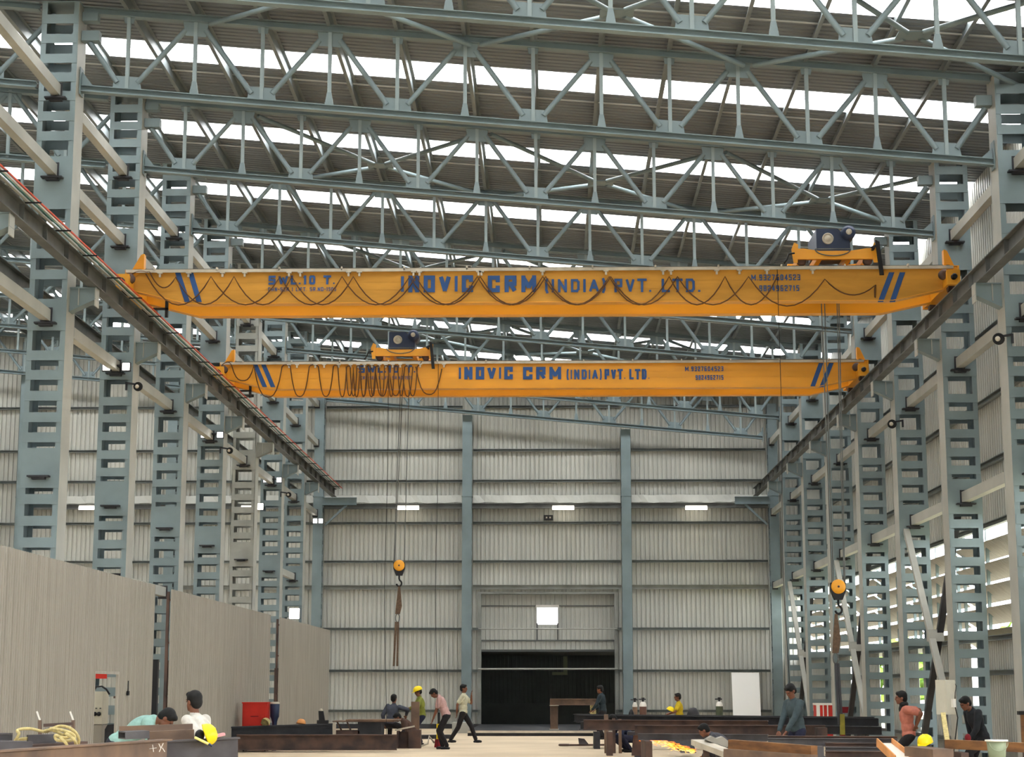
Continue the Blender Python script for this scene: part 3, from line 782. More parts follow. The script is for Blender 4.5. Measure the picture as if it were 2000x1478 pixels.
texts2 = [('SWL.10 T.', 700, 812, 714, 728, .045), ('CRN-SER 1 LIFT. SR.NO-1505', 704, 806, 735, 741, .014),
          ('INOVIC', 895, 1003, 717, 741, .085), ('CRM', 1020, 1098, 717, 741, .085), ('(INDIA)', 1106, 1176, 722, 741, .05), ('PVT.', 1180, 1222, 721, 741, .055), ('LTD.', 1228, 1269, 721, 741, .055),
          ('M.9327604523', 1337, 1413, 716, 725, .022), ('9824962715', 1358, 1413, 733, 742, .022)]
st1 = [(342, 361, 532, 590, .11), (367, 384, 532, 590, .11), (1736, 1714, 532, 590, .11), (1757, 1737, 532, 590, .11)]
st2 = [(493, 513, 709, 756, .12), (509, 529, 709, 756, .12), (1599, 1582, 709, 756, .12), (1619, 1600, 709, 756, .12)]
A1 = [288, 412, 547, 668, 800, 932, 1060, 1190, 1307, 1416, 1518]
B1 = [288, 343, 457, 570, 690, 812, 938, 1066, 1193, 1323, 1462, 1611]
pA = [(x, 540, 55) for x in A1]; pA[0] = (285, 535, 58)
pB = [(x, 540, 55) for x in B1]; pB[0] = (245, 546, -8); pB[1] = (330, 533, 30); pB = [(245, 546, -6), (282, 530, 1), (292, 530, 26), (343, 541, 54)] + pB[2:] + [(1708, 558, 24)]
pB[-2] = (1611, 545, 24)
pB.append((1710, 556, 0))
crane1 = make_crane('near orange-yellow double-girder overhead crane with blue lettering, hoist at its right', 35.4, texts1, st1, [pA, pB], [285, 343, 412, 457, 547, 570, 668, 690, 800, 812, 932, 938, 1062, 1191, 1307, 1323, 1416, 1462, 1518, 1611])
crane1['label'] = 'nearer orange-yellow overhead crane with blue lettering and long looping cables'
A2 = [551, 567, 604, 622, 651, 675, 690, 703, 718, 733, 746, 760, 775, 790, 815]
pA2 = [(432, 716, -6), (452, 712, 30), (496, 714, 60), (551, 716, -4), (567, 716, 58), (604, 716, -4), (622, 716, 58), (651, 716, -3), (660, 716, 58), (677, 717, -2), (684, 716, 57), (697, 716, -2), (704, 717, 58), (716, 716, -2), (723, 716, 56), (734, 717, -2), (741, 716, 57), (751, 716, -2), (758, 716, 58), (770, 716, -2), (777, 716, 56), (790, 717, -2), (797, 716, 57), (815, 716, 0), (824, 706, 0)]
pB2 = [(812, 716, 52), (863, 720, 0)]
pC2 = [(676, 716, 56), (690, 717, 58), (703, 716, 56), (718, 717, 58), (733, 716, 57), (760, 717, 56), (786, 716, 58), (806, 716, 0)]
crane2 = make_crane('farther orange-yellow overhead crane with blue lettering and bunched cable loops', 45.9, texts2, st2, [pA2, pB2, pC2], [551, 567, 604, 622, 651, 675, 690, 703, 718, 733, 746, 760, 775, 790, 815, 863])

def make_trolley(lab, y0, xa, xb, zt=9.99, far=1.2):
    """hoist trolley running on top of the two girders"""
    xm = (xa+xb)/2; ya, yb = y0-.02, y0+far+.22
    t = thing('hoist_trolley', lab, 'hoist', (xm, (ya+yb)/2, zt), 'hoist trolleys')
    f = MB(); zf = zt+.11
    for y in (ya, yb-.1):
        f.prism([(xa, zf), (xb, zf), (xb, zf+.22), (xb-.15, zf+.22), (xm+.3, zf+.17), (xm-.3, zf+.17), (xa+.15, zf+.22), (xa, zf+.22)], y, y+.1)
    for x in (xa+.08, xm-.35, xm+.25, xb-.18): f.box(x, x+.1, ya+.1, yb-.1, zf+.02, zf+.16)
    fr = f.build('frame', M['yellow'], t)
    for x in (xa+.12, xb-.12):
        for y in (y0+.1, y0+far+.1):
            MB().lathe((x, y, zt+.095), [(.05, -.05), (.095, -.05), (.095, -.03), (.075, -.025), (.075, .025), (.095, .03), (.095, .05), (.05, .05)], 16, 'y').build('wheel', M['rust'], t)
    lugs = MB()
    for x in (xa-.06, xb-.02):
        lugs.prism([(x, zf-.08), (x+.08, zf-.08), (x+.1, zf+.3), (x+.02, zf+.34), (x-.04, zf+.2)], ya-.02, ya)
    lugs.build('end_lug', M['yellow'], t)
    cr2 = MB(); ring = []
    for i in range(15):
        a = PI+PI*i/14; ring.append((xm-.05+.36*math.cos(a), ya-.03, zf+.2+.14*math.sin(a)))
    cr2.path(ring, .012, 6); cr2.path([(xm-.41, ya-.03, zf+.2), (xm+.31, ya-.03, zf+.2)], .012, 6); cr2.build('rope_guard', M['runway'], t)
    h0 = zf+.19
    hx = xm-.02
    b = MB(); b.prism([(hx-.34, h0), (hx+.34, h0), (hx+.34, h0+.18), (hx+.1, h0+.46), (hx-.34, h0+.46)], ya+.08, yb-.2)
    hb_ = b.build('hoist_body', M['navy'], t)
    MB().lathe((hx-.11, ya+.08, h0+.25), [(0, 0), (.115, 0), (.115, -.03), (.095, -.035), (.095, -.02), (.05, -.02), (.05, -.05), (0, -.05)], 22, 'y').build('gearbox_cover', M['railgrey'], hb_)
    m = MB().lathe((hx+.30, ya+.35, h0+.36), [(.0, -.40), (.07, -.40), (.145, -.36), (.145, .25), (.05, .28), (0, .28)], 20, 'y'); m.build('motor', M['navy'], hb_)
    MB().lathe((hx+.30, ya-.05, h0+.36), [(0, 0), (.06, 0), (.06, -.02), (0, -.02)], 16, 'y').build('fan_cover', M['railgrey'], hb_)
    MB().lathe((hx, yb-.4, h0+.2), [(.15, -.35), (.17, -.33), (.17, .4), (.15, .42)], 18, 'y').build('rope_drum', M['runway'], t)
    ta = MB(); x = xb+.01
    ta.prism([(x-.02, zf+.34), (x+.06, zf+.30), (x+.13, zf-.38), (x+.05, zf-.38)], ya-.22, ya-.16); ta.bar((x-.1, ya-.19, zf+.18), (x+.04, ya-.19, zf+.24), .04, .05)
    ta.bar((x-.05, ya-.19, zf+.18), (x-.05, ya+.02, zf+.18), .04, .04)
    ta.build('tow_arm', M['black'], t)
    a2 = MB().path([(xa-.04, ya-.02, zf+.12), (xa-.16, ya-.05, zf+.1), (xa-.2, ya-.05, zf-.02), (xa-.26, ya-.05, zf-.1)], .02, 6); a2.build('limit_arm', M['black'], t)
    return t
make_trolley('navy hoist on an orange trolley standing on the nearer crane', 35.4, 4.95, 6.52)
make_trolley('navy hoist on an orange trolley standing on the farther crane', 45.9, -4.62, -3.17)

def make_hook(lab, x, y, zc, z_top, xs_top, long_sling=True):
    t = thing('hook_block', lab, 'hook', (x, y, zc), 'hanging crane hooks')
    rp = MB()
    for dx, xt in xs_top: rp.tube((xt, y, z_top), (x+dx, y, zc+.08), .011, n=6)
    rp.build('wire_rope', M['runway'], t)
    MB().prism([(x-.15, zc+.08), (x+.15, zc+.08), (x+.15, zc-.08), (x+.08, zc-.26), (x-.08, zc-.26), (x-.15, zc-.08)], y-.03, y+.10).build('block_body', M['black'], t)
    MB().lathe((x, y-.035, zc), [(0, -.03), (.04, -.03), (.13, -.02), (.145, 0), (.145, .03), (0, .03)], 24, 'y').build('sheave_cover', M['yellow'], t)
    MB().lathe((x, y-.068, zc), [(0, -.006), (.022, -.006), (.022, .006), (0, .006)], 12, 'y').build('sheave_pin', M['rust'], t)
    hk = []
    for i in range(16):
        a = PI/2 - PI*1.45*i/15; hk.append((x+.065*math.cos(a), y+.03, zc-.46+.075*math.sin(a)))
    MB().path([(x, y+.03, zc-.24), (x, y+.03, zc-.34)] + hk[1:], .022, 8).build('hook', M['black'], t)
    return t
make_hook('orange-faced hook block hanging from the nearer crane, low at the right', 5.70, 36.1, 3.56, 9.95, [(-.12, 5.53), (-.09, 5.60), (.12, 5.86), (.14, 5.90)])
make_hook('orange-faced hook block hanging from the farther crane, in front of the back wall', -3.98, 46.6, 4.70, 9.95, [(-.14, -3.98), (-.12, -3.92), (.13, -3.76)])
def make_sling(lab, x, y, z0, z1, z2, zend, tail):
    t = thing('lifting_sling', lab, 'sling', (x, y, zend), 'lifting slings')
    MB().prism([(x-.02, z0), (x+.03, z0), (x+.08, z0-.5), (x+.03, z1), (x-.09, z1), (x-.07, z0-.5)], y+.0, y+.05).build('upper_strap', M['sling'], t)
    ring = [(x-.03+.05*math.cos(a), y+.02, z1-.1+.11*math.sin(a)) for a in [2*PI*i/16 for i in range(17)]]
    MB().path(ring, .014, 6).build('shackle', M['runway'], t)
    if tail == 'loop':
        for dx in (-.085, .005): MB().bar((x-.02+dx*.6, y+.03, z2), (x-.03+dx, y+.03, zend), .05, .05).build('strap', M['sling'], t)
    else:
        MB().bar((x-.03, y+.03, z2), (x+.0, y+.03, zend), .045, .05).bar((x+.02, y+.05, z2), (x+.06, y+.05, zend), .045, .05).build('strap', M['mill'], t)
    return t
make_sling('dark webbing sling looped on the hook in front of the back wall', -3.98, 46.6, 4.16, 3.45, 3.25, 2.12, 'loop')
make_sling('brown webbing sling hanging from the right hook', 5.64, 36.1, 3.02, 2.25, 2.05, .85, 'tail')
a_ = at(1643, 1388, Y=36.1)
single('sling_clamp', MB().box(a_.x-.03, a_.x+.06, 36.07, 36.15, .66, 1.06), mat('dull_yellow_paint', (126,118,40), .6, 0, .1, 9), 'yellow-green clamp at the bottom end of the right-hand sling', 'clamp')

# ------------------------------------------------------------------ lamps
for i, px in enumerate((175, 492, 797, 1100, 1360)):
    a = at(px, 991, Y=YW-.62)
    if i == 0: lab = 'lit tube lamp on the back wall, leftmost, far behind the left columns'
    else: lab = 'lit tube lamp on the back wall, %s' % ['', 'left of the corner column', 'behind the left hook ropes', 'above the doorway', 'right of the doorway near the right corner'][i]
    t = thing('tube_light', lab, 'lamp', (a.x, YW-.62, a.z), 'tube lamps of the back wall')
    h = .43
    MB().box(a.x-h, a.x+h, YW-.62, YW-.54, a.z+.03, a.z+.09).build('housing', M['white'], t)
    MB().box(a.x-h, a.x+h, YW-.66, YW-.56, a.z-.08, a.z+.03).build('diffuser', M['lamp'], t)
    MB().box(a.x-.02, a.x+.02, YW-.60, YW-.38, a.z+.06, a.z+.1).build('arm', M['girt'], t)
def flood(px, py, Y, w, lab, lit=True, pair=0):
    a = at(px, py, Y=Y)
    t = thing('flood_light', lab, 'lamp', (a.x, Y, a.z), 'flood lamps on the columns' if lit else 'unlit flood lamps')
    xs = [0] if not pair else [-pair/2, pair/2]
    for dx in xs:
        x = a.x+dx
        b = MB().box(x-w/2-.02, x+w/2+.02, Y, Y+.08, a.z-w/2-.02, a.z+w/2+.02); h = b.build('housing', M['black'], t)
        MB().box(x-w/2, x+w/2, Y-.012, Y, a.z-w/2, a.z+w/2).build('lamp_face', M['floodlit'] if lit else M['railgrey'], h)
    MB().box(a.x-.02-(pair/2), a.x+.02+(pair/2), Y+.08, Y+.12, a.z+.02, a.z+.06).box(a.x-.02, a.x+.02, Y+.04, Y+.34, a.z+.02, a.z+.05).build('bracket', M['mill'], t)
    return t
flood(227, 716, YC[2]-CD/2-.36, .15, 'pair of lit square flood lamps on the second left column, under the strut', pair=.42)
flood(414, 849, YC[4]-CD/2-.36, .15, 'pair of lit square flood lamps on the fourth left column', pair=.44)
flood(532, 937, YC[6]-CD/2-.36, .15, 'pair of lit square flood lamps on the sixth left column', pair=.44)
flood(621, 1017, YW-1.0, .16, 'pair of lit square flood lamps on the left corner column of the back wall', pair=.22)
flood(575, 1198, YC[7]-CD/2-.36, .36, 'large bright flood lamp just above the farthest partition')
flood(508, 989, YC[6]-CD/2-.36, .2, 'round bright lamp on the sixth left column at rail height')
def dome(px, py, Y, r, side, lab):
    a = at(px, py, Y=Y)
    t = thing('flood_light', lab, 'lamp', (a.x, Y, a.z), 'unlit flood lamps')
    MB().lathe((a.x, Y, a.z), [(r*.3, .12), (r, .0), (r, -.03), (r*.85, -.03), (0, -.0)], 16, 'y').build('shade', M['black'], t)
    MB().ell((a.x-.02, Y-.03, a.z), r*.45, .03, r*.45, 10, 6).build('reflector', M['railgrey'], t)
    MB().bar((a.x, Y+.05, a.z+.05), (a.x+side*.28, Y+.1, a.z+.1), .04, .04).bar((a.x+side*.28, Y+.1, a.z+.12), (a.x+side*.28, Y+.1, a.z-.06), .04, .04).build('arm', M['mill'], t)
dome(1950, 662, YC[1]-.41, .11, 1, 'black unlit lamp on the side of the nearest right column')
dome(1742, 828, YC[3]-.41, .11, 1, 'black unlit lamp on the side of the third right column')
dome(270, 755, YC[2]-.46, .10, -1, 'black unlit lamp on the second left column below the lit pair')
dome(449, 880, YC[4]-.46, .09, -1, 'black unlit lamp on the fourth left column below the lit pair')
dome(564, 966, YC[6]-.46, .09, -1, 'black unlit lamp near the seventh left column under the runway')
a = at(1071, 1011, Y=YW-.2)
t = thing('camera_box', 'small black twin-lens box on the back wall above the doorway', 'camera', (a.x, YW-.3, a.z))
MB().box(a.x-.18, a.x+.18, YW-.32, YW-.16, a.z-.1, a.z+.1).build('housing', M['black'], t)
for dx in (-.07, .07): MB().box(a.x+dx-.03, a.x+dx+.03, YW-.33, YW-.32, a.z-.03, a.z+.03).build('lens', M['railgrey'], t)

# ------------------------------------------------------------------ sheet partitions on the left
PX, PZ = -8.05, 3.62
DOOR = (31.45, 32.85, 2.02)   # y0, y1, head height (door gap in the first partition)
dA, dB = at(183, 1330, X=PX).y, at(228, 1330, X=PX).y
dH = at(205, 1316, X=PX).z
for nm, ya, yb, lab in (('p1', 18.0, at(303, 1148, X=PX).y, 'tall corrugated sheet partition with a small door gap, nearest on the left'),
                        ('p2', at(334, 1156, X=PX).y, at(528, 1190, X=PX).y, 'tall corrugated sheet partition behind the man in white'),
                        ('p3', at(546, 1205, X=PX).y, at(643, 1229, X=PX).y, 'tall corrugated sheet partition nearest the back wall')):
    t = thing('sheet_partition', lab, 'partition', (PX, (ya+yb)/2, 0), 'sheet partitions on the left')
    m = MB()
    if nm == 'p1':
        m.ribbed((PX, ya, 0), (0,1,0), (1,0,0), dA-ya, .02, PZ, .12, .022, .002)
        m.ribbed((PX, dA, 0), (0,1,0), (1,0,0), dB-dA, dH, PZ, .12, .022, .002)
        m.ribbed((PX, dB, 0), (0,1,0), (1,0,0), yb-dB, .02, PZ, .12, .022, .002)
    else: m.ribbed((PX, ya, 0), (0,1,0), (1,0,0), yb-ya, .02, PZ, .12, .022, .002)
    m.build('sheet', M['partition'], t)
    f = MB()
    for y in (ya+.03, (ya+yb)/2, yb-.03): f.box(PX-.09, PX-.03, y-.03, y+.03, 0, PZ-.05)
    for z in (.3, 1.4, 2.5, 3.4):
        if nm == 'p1' and z < dH:
            f.box(PX-.05, PX-.01, ya, dA, z-.02, z+.02).box(PX-.05, PX-.01, dB, yb, z-.02, z+.02)
        else: f.box(PX-.05, PX-.01, ya, yb, z-.02, z+.02)
    f.build('frame', M['rust'], t)
    if nm == 'p1':
        d = MB(); d.box(PX-.02, PX+.03, dA-.05, dA, 0, dH+.05).box(PX-.02, PX+.03, dB, dB+.05, 0, dH+.05).box(PX-.02, PX+.03, dA, dB, dH, dH+.05); d.build('door_frame', M['partition'], t)
# brown posts in the gaps
for px, py, lab in ((334, 1300, 'brown steel post at the start of the second partition'), (306, 1300, 'black steel post at the end of the first partition'), (542, 1300, 'brown steel post at the start of the third partition')):
    a = at(px, 1296, X=PX-.16)
    single('gap_post', MB().box(PX-.24, PX-.12, a.y-.06, a.y+.06, 0, 2.15), M['rust'] if px != 306 else M['black'], lab, 'post')
# things seen through the door gap
ym = (dA+dB)/2+.6
def thr(px, py, X): return at(px, py, X=X)
a = thr(190, 1330, -8.9)
t = thing('control_cabinet', 'cream control cabinet with two black knobs, seen through the door gap', 'cabinet', (-8.95, a.y, 0))
c0 = thr(181, 1330, -8.6).y; 
a0 = at(180, 1350, Y=36.6); a1 = at(201, 1350, Y=36.6); zt0 = at(190, 1350, Y=36.6).z; zb0 = at(190, 1412, Y=36.6).z
MB().box(a0.x-.3, a1.x, 36.6, 37.1, zb0-.02, zt0).build('body', M['beige'], t); t.location = (a1.x-.2, 36.8, 0)
for o in t.children: o.location = Vector((-8.95, a.y, 0)) - Vector((a1.x-.2, 36.8, 0))
OFF[t.name] = Vector((a1.x-.2, 36.8, 0))
MB().box(a0.x-.3, a1.x, 36.62, 37.1, 0, zb0-.03).build('pedestal', M['partition'], t)
for px in (185, 193):
    q = at(px, 1394, Y=36.59); MB().lathe((q.x, 36.595, q.z), [(0, -.03), (.035, -.03), (.045, 0), (0, 0)], 12, 'y').build('knob', M['black'], t)
for px in (182, 188, 196):
    q = at(px, 1383, Y=36.59); MB().box(q.x-.015, q.x+.015, 36.58, 36.6, q.z-.012, q.z+.012).build('indicator', M['mill'], t)
MB().path([at(184, 1348, Y=36.8), at(188, 1341, Y=36.8), at(199, 1340, Y=36.8), at(208, 1346, Y=36.8), at(214, 1356, Y=36.8)], .02, 6).build('cable', M['black'], t)
q0, q1 = at(183, 1317, Y=37.3), at(208, 1325, Y=37.3)
t = thing('red_sign', 'red signboard strip behind the head of the door gap', 'sign', (q1.x-.3, 37.32, 0))
MB().box(q0.x-.3, q1.x, 37.3, 37.34, q1.z, q0.z+.1).build('panel', M['red'], t)
for x in (q0.x-.28, q0.x-.02): MB().box(x-.02, x+.02, 37.34, 37.38, 0, q0.z+.08).build('post', M['mill'], t)
q0, q1 = at(205, 1414, Y=36.0), at(222, 1478, Y=36.0)
single('dark_bag', MB().prism([(q0.x, .0), (q1.x, 0), (q1.x, q0.z-.02), (q1.x-.04, q0.z), (q0.x+.05, q0.z-.01), (q0.x, q0.z-.1)], 36.0, 36.3), M['mill'], 'dark grey sack standing inside the door gap', 'sack')
# padlock chain on the first partition
q = at(248, 1345, X=PX+.03)
t = thing('hanging_hasp', 'small dark chain and padlock hanging on the first partition', 'chain', (PX+.03, q.y, q.z))
MB().path([(PX+.05, q.y, q.z+.15), (PX+.05, q.y+.01, q.z+.02), (PX+.05, q.y, q.z-.04)], .01, 6).build('chain', M['black'], t)
MB().box(PX+.035, PX+.07, q.y-.05, q.y+.05, q.z-.12, q.z-.04).build('padlock', M['black'], t)

# ------------------------------------------------------------------ steel stock and clutter on the floor
def zt_at(px, py, Y): return at(px, py, Y=Y)
def fbeam(name, lab, p0, p1, h, b, m, kind='I', cat='beam', group=None, mid=None):
    """steel section whose top edge runs through pixel p0=(px,py,Y) to p1"""
    a = at(p0[0], p0[1], Y=p0[2]); c = at(p1[0], p1[1], Y=p1[2]); dz = Vector((0, 0, h/2))
    q = MB(); f = {'I': q.ibeam, 'C': q.channel}.get(kind)
    if kind == 'I': q.ibeam(a-dz, c-dz, h, b, max(.008, b*.07), max(.012, h*.07))
    elif kind == 'C': q.channel(a-dz, c-dz, h, b, .012, .014)
    elif kind == 'H': q.hollow(a-dz, c-dz, b, h, .012)
    else: q.bar(a-dz, c-dz, b, h)
    o = single(name, q, M[m], lab, cat, group)
    return o, a, c
def trestle(x, y, z, lab, w=.9, m='rust'):
    t = thing('trestle', lab, 'stand', (x, y, 0), 'steel trestles')
    MB().bar((x, y-w/2, z-.05), (x, y+w/2, z-.05), .1, .1).build('top_rail', M[m], t)
    for s_ in (-1, 1):
        for q in (-1, 1): MB().bar((x+q*.18, y+s_*w*.4, 0), (x+q*.02, y+s_*w*.4, z-.09), .06, .06).build('leg', M[m], t)
    return t
# near left pile (on trestles, tops around 1.1 m)
gl = 'beams of the near left pile'
fbeam('steel_beam', 'grey-brown steel beam lying frontmost in the near left pile, chalk-marked near its right end', (-60, 1468, 14.2), (326, 1443, 17.4), .22, .12, 'tan', 'I', group=gl)
fbeam('steel_beam', 'dark grey steel beam in the near left pile, reaching farthest right below the yellow helmet', (300, 1447, 18.1), (465, 1439, 18.6), .24, .12, 'steel', 'I', group=gl)
fbeam('steel_beam', 'upper brown-grey beam in front of the bent man in pale green', (233, 1418, 18.8), (376, 1413, 19.0), .07, .12, 'tan', 'B', group=gl)
fbeam('steel_beam', 'lower brown-grey beam just left of the yellow helmet', (290, 1428, 18.4), (378, 1424, 18.55), .12, .12, 'tan', 'B', group=gl)
fbeam('steel_section', 'open-ended pale-topped channel beside the brown-grey beams at left', (238, 1428, 18.2), (285, 1426, 18.3), .075, .35, 'steel', 'H', 'beam')
fbeam('steel_section', 'open-ended hollow section at the bottom left corner under the rope', (-60, 1446, 16.6), (52, 1447, 16.9), .085, .35, 'steel', 'H', 'beam')
fbeam('steel_section', 'short grey channel at the left picture edge behind the rope', (-60, 1431, 17.6), (22, 1431, 17.6), .08, .1, 'steel', 'C', 'beam')
fbeam('steel_section', 'short grey box piece lying under the middle of the yellow rope', (54, 1435, 17.3), (108, 1433, 17.4), .09, .12, 'steel', 'B', 'beam')
fbeam('steel_section', 'thin brown flat bar under the knotted end of the rope', (38, 1455, 17.0), (160, 1447, 17.5), .03, .2, 'rust', 'B', 'beam')
for x, y, z, l in ((-4.6, 16.9, .84, 'steel trestle under the left end of the near left pile'), (-3.75, 18.2, .80, 'steel trestle under the right end of the near left pile')):
    trestle(x, y, z, l, 2.6)
mk = MB()
for i, (a1, b1, a2, b2) in enumerate([(298,1454,300,1468),(292,1462,306,1460),(310,1452,314,1460),(319,1451,311,1468),(317,1460,322,1468)]):
    p, q = at(a1, b1, Y=17.02), at(a2, b2, Y=17.02); mk.bar(p, q, .004, .006)
single('chalk_mark', mk, M['white'], 'white chalk strokes near the right end of the frontmost beam at left', 'marking')
# yellow rope
def rp(pts, Y): return [at(a, b, Y=Y-(c if c else 0)) for a, b, c in pts]
def smooth_path(pts, n=5):
    out = []
    for i in range(len(pts)-1):
        p0, p1, p2, p3 = pts[max(i-1, 0)], pts[i], pts[i+1], pts[min(i+2, len(pts)-1)]
        for k in range(n):
            t_ = k/n
            out.append(.5*((2*p1)+(p2-p0)*t_+(2*p0-5*p1+4*p2-p3)*t_*t_+(3*p1-p0-3*p2+p3)*t_**3))
    out.append(pts[-1]); return out
rope = MB()
rope.path(smooth_path(rp([(54,1442,0),(42,1443,0),(30,1447,.05),(34,1440,.1),(37,1432,.1),(34,1426,.05),(45,1423,0),(62,1423,0),(78,1427,.05),(92,1428,.05),(104,1422,.1),(116,1418,.1),(130,1419,.15),(142,1425,.2),(150,1434,.2),(154,1444,.2),(153,1453,.1)], 17.3)), .015, 8)
rope.path(smooth_path(rp([(88,1427,.1),(100,1425,.15),(112,1429,.2),(124,1435,.25),(130,1430,.3),(138,1434,.3),(130,1440,.3),(118,1439,.3),(108,1436,.3),(110,1444,.3),(122,1446,.35),(136,1446,.35),(146,1440,.3),(140,1432,.3),(126,1427,.3),(112,1424,.25),(98,1423,.2)], 17.3)), .015, 8)
rope.path(smooth_path(rp([(118,1440,.35),(124,1446,.4),(130,1453,.4),(131,1458,.2)], 17.3)), .014, 8)
rope.path(smooth_path(rp([(128,1432,.4),(138,1438,.4),(146,1446,.4),(149,1454,.3)], 17.3)), .015, 8)
single('rope', rope, M['rope'], 'knotted yellow nylon rope draped over the near left pile', 'rope')
t = thing('bolt_frame', 'small brown bracket frame with two upright pale rods behind the rope', 'bracket', tuple(at(108, 1418, Y=18.0)))
for px in (76, 141):
    MB().bar(at(px+2, 1406, Y=18.0), at(px-4, 1389, Y=18.0), .014, .014).build('rod', M['white'], t)
    MB().bar(at(px+2, 1440, Y=18.0), at(px+2, 1406, Y=18.0), .03, .03).build('upright', M['tan'], t)
MB().bar(at(86, 1416, Y=18.0), at(143, 1413, Y=18.0), .05, .03).build('crossbar', M['rust'], t)

# yellow helmet, pink folder and torch lying on the dark beam
def helmet(loc, rot, name=None, lab=None, parent=None, s=1.0, m='helmet'):
    b = MB()
    pr = [(0, .12), (.03, .118), (.06, .108), (.09, .085), (.107, .05), (.113, .015), (.116, 0), (.108, 0), (.10, .03), (.05, .09), (0, .105)]
    b.lathe((0, 0, 0), [(r*s, z*s) for r, z in pr], 20)
    b.v = [(x, y*1.15, z) for x, y, z in b.v]
    b.add([(x*s, y*s, z*s) for x, y, z in [(-.09,.09,.0),(.09,.09,.0),(.06,.17,-.008),(-.06,.17,-.008),(-.09,.09,.008),(.09,.09,.008),(.06,.17,0),(-.06,.17,0)]], [(0,3,2,1),(4,5,6,7),(0,1,5,4),(2,3,7,6),(1,2,6,5),(3,0,4,7)])
    for q in (-.03, 0, .03): b.path([(q*s, -.09*s, .075*s), (q*s, -.03*s, .115*s), (q*s, .04*s, .115*s), (q*s, .1*s, .07*s)], .007*s, 6)
    Rm = rot; b.v = [tuple(Rm @ Vector(p)+Vector(loc)) for p in b.v]
    if parent: return b.build('helmet', M[m], parent, world=False)
    return single(name or 'helmet', b, M[m], lab, 'helmet')
def rot(rx=0, ry=0, rz=0): return Matrix.Rotation(rz, 3, 'Z') @ Matrix.Rotation(ry, 3, 'Y') @ Matrix.Rotation(rx, 3, 'X')
helmet(at(401, 1436, Y=18.3), rot(.2, 1.2, .4), lab='yellow helmet lying on its side on the near left pile')
h0 = at(390, 1436, Y=18.35)
single('lining_cloth', MB().ell(h0, .05, .06, .06), M['black'], 'black padded lining lying left of the tipped yellow helmet', 'cloth')
single('folder', MB().bar(at(408, 1440, Y=18.45), at(438, 1433, Y=18.5), .14, .025), mat('pink_card', (226,160,170), .6, 0, .05, 5), 'pink folder behind the tipped yellow helmet', 'folder')
t = thing('torch', 'pale yellow torch with a dark tip in front of the tipped yellow helmet', 'torch', tuple(at(397, 1448, Y=18.0)))
MB().tube(at(381, 1440, Y=18.0), at(408, 1453, Y=17.95), .013, n=12).build('barrel', mat('pale_yellow_plastic', (236,222,130), .5, 0, 0), t)
MB().tube(at(408, 1453, Y=17.95), at(415, 1457, Y=17.94), .014, .009, n=12).build('tip', M['navy'], t)

# middle left pile
gm = 'beams of the middle left pile'
fbeam('steel_beam', 'long dark brown I-beam on the floor, frontmost in the middle left pile', (462, 1434, 45.0), (775, 1434, 45.6), .385, .22, 'rust', 'I', group=gm)
fbeam('steel_beam', 'dark I-beam behind the front one, its top edge below the red locker', (440, 1419, 45.45), (650, 1412, 45.9), .56, .2, 'mill', 'I', group=gm)
fbeam('steel_beam', 'slim dark beam rising to the right behind the jack', (570, 1420, 47.1), (642, 1412, 47.4), .62, .1, 'mill', 'I', group=gm)
o = MB(); p0, p1 = at(652, 1407, Y=47.6), at(772, 1404, Y=47.6)
t = thing('plate_stack', 'brown steel plates on dark supports, where the seated man in grey leans', 'table', ((p0.x+p1.x)/2, 47.8, 0))
MB().box(p0.x, p1.x, 47.3, 48.4, p0.z-.03, p0.z).box(p0.x+.35, p1.x+.1, 47.25, 48.3, p0.z, p0.z+.035).build('plate', M['tan'], t)
MB().box(p0.x+.65, p1.x-.35, 47.4, 48.3, .0, p0.z-.03).build('support', M['mill'], t)
MB().bar((p0.x+.1, 47.5, p0.z-.03), (p0.x+.22, 47.5, p0.z-.25), .04, .04).bar((p0.x+.36, 47.5, p0.z-.03), (p0.x+.46, 47.5, p0.z-.25), .04, .04).box(p0.x, p0.x+.7, 47.4, 48.3, 0, p0.z-.25).build('bracket', M['rust'], t)
a = at(648, 1411, Y=46.9)
single('white_block', MB().box(a.x-.09, a.x+.1, 46.85, 47.0, 0, a.z), M['railgrey'], 'pale block on the middle left pile beside the black jack', 'block')
a = at(627, 1388, Y=45.85); b0 = at(632, 1412.5, Y=45.85)
t = thing('jack', 'black upright screw jack with a shiny top on the middle left pile', 'jack', (a.x, 45.85, b0.z))
MB().box(b0.x-.16, b0.x+.12, 45.76, 45.94, b0.z, b0.z+.08).build('base', M['black'], t)
MB().prism([(b0.x-.11, b0.z), (b0.x+.05, b0.z), (a.x+.06, a.z), (a.x-.06, a.z)], 45.8, 45.9).build('body', M['black'], t)
MB().lathe((a.x, 45.85, a.z), [(.05, 0), (.05, .02), (.03, .04), (.03, .06), (0, .06)], 12).build('screw', M['railgrey'], t)
helmet(at(588, 1413, Y=45.75), rot(0, .2, .6), lab='cream helmet on the dark beam of the middle left pile', m='chute')
helmet(at(518, 1411, Y=45.6), rot(-.5, .8, .2), lab='cream helmet beside the red locker', m='rope')
a = at(474, 1371, Y=45.75); b0 = at(522, 1371, Y=45.75)
t = thing('red_locker', 'bright red steel tool locker in front of the second partition', 'locker', ((a.x+b0.x)/2, 46.05, 0))
MB().box(a.x, b0.x, 45.75, 46.25, .05, a.z-.03).build('body', M['red'], t)
MB().box(a.x-.015, b0.x+.015, 45.72, 46.28, a.z-.03, a.z).build('lid', M['red'], t)
MB().box(a.x+.03, b0.x-.03, 45.73, 45.75, .12, a.z-.08).build('door', M['red'], t)
MB().box((a.x+b0.x)/2-.1, (a.x+b0.x)/2+.1, 45.72, 45.74, a.z-.36, a.z-.34).build('label_plate', M['darkred'], t)
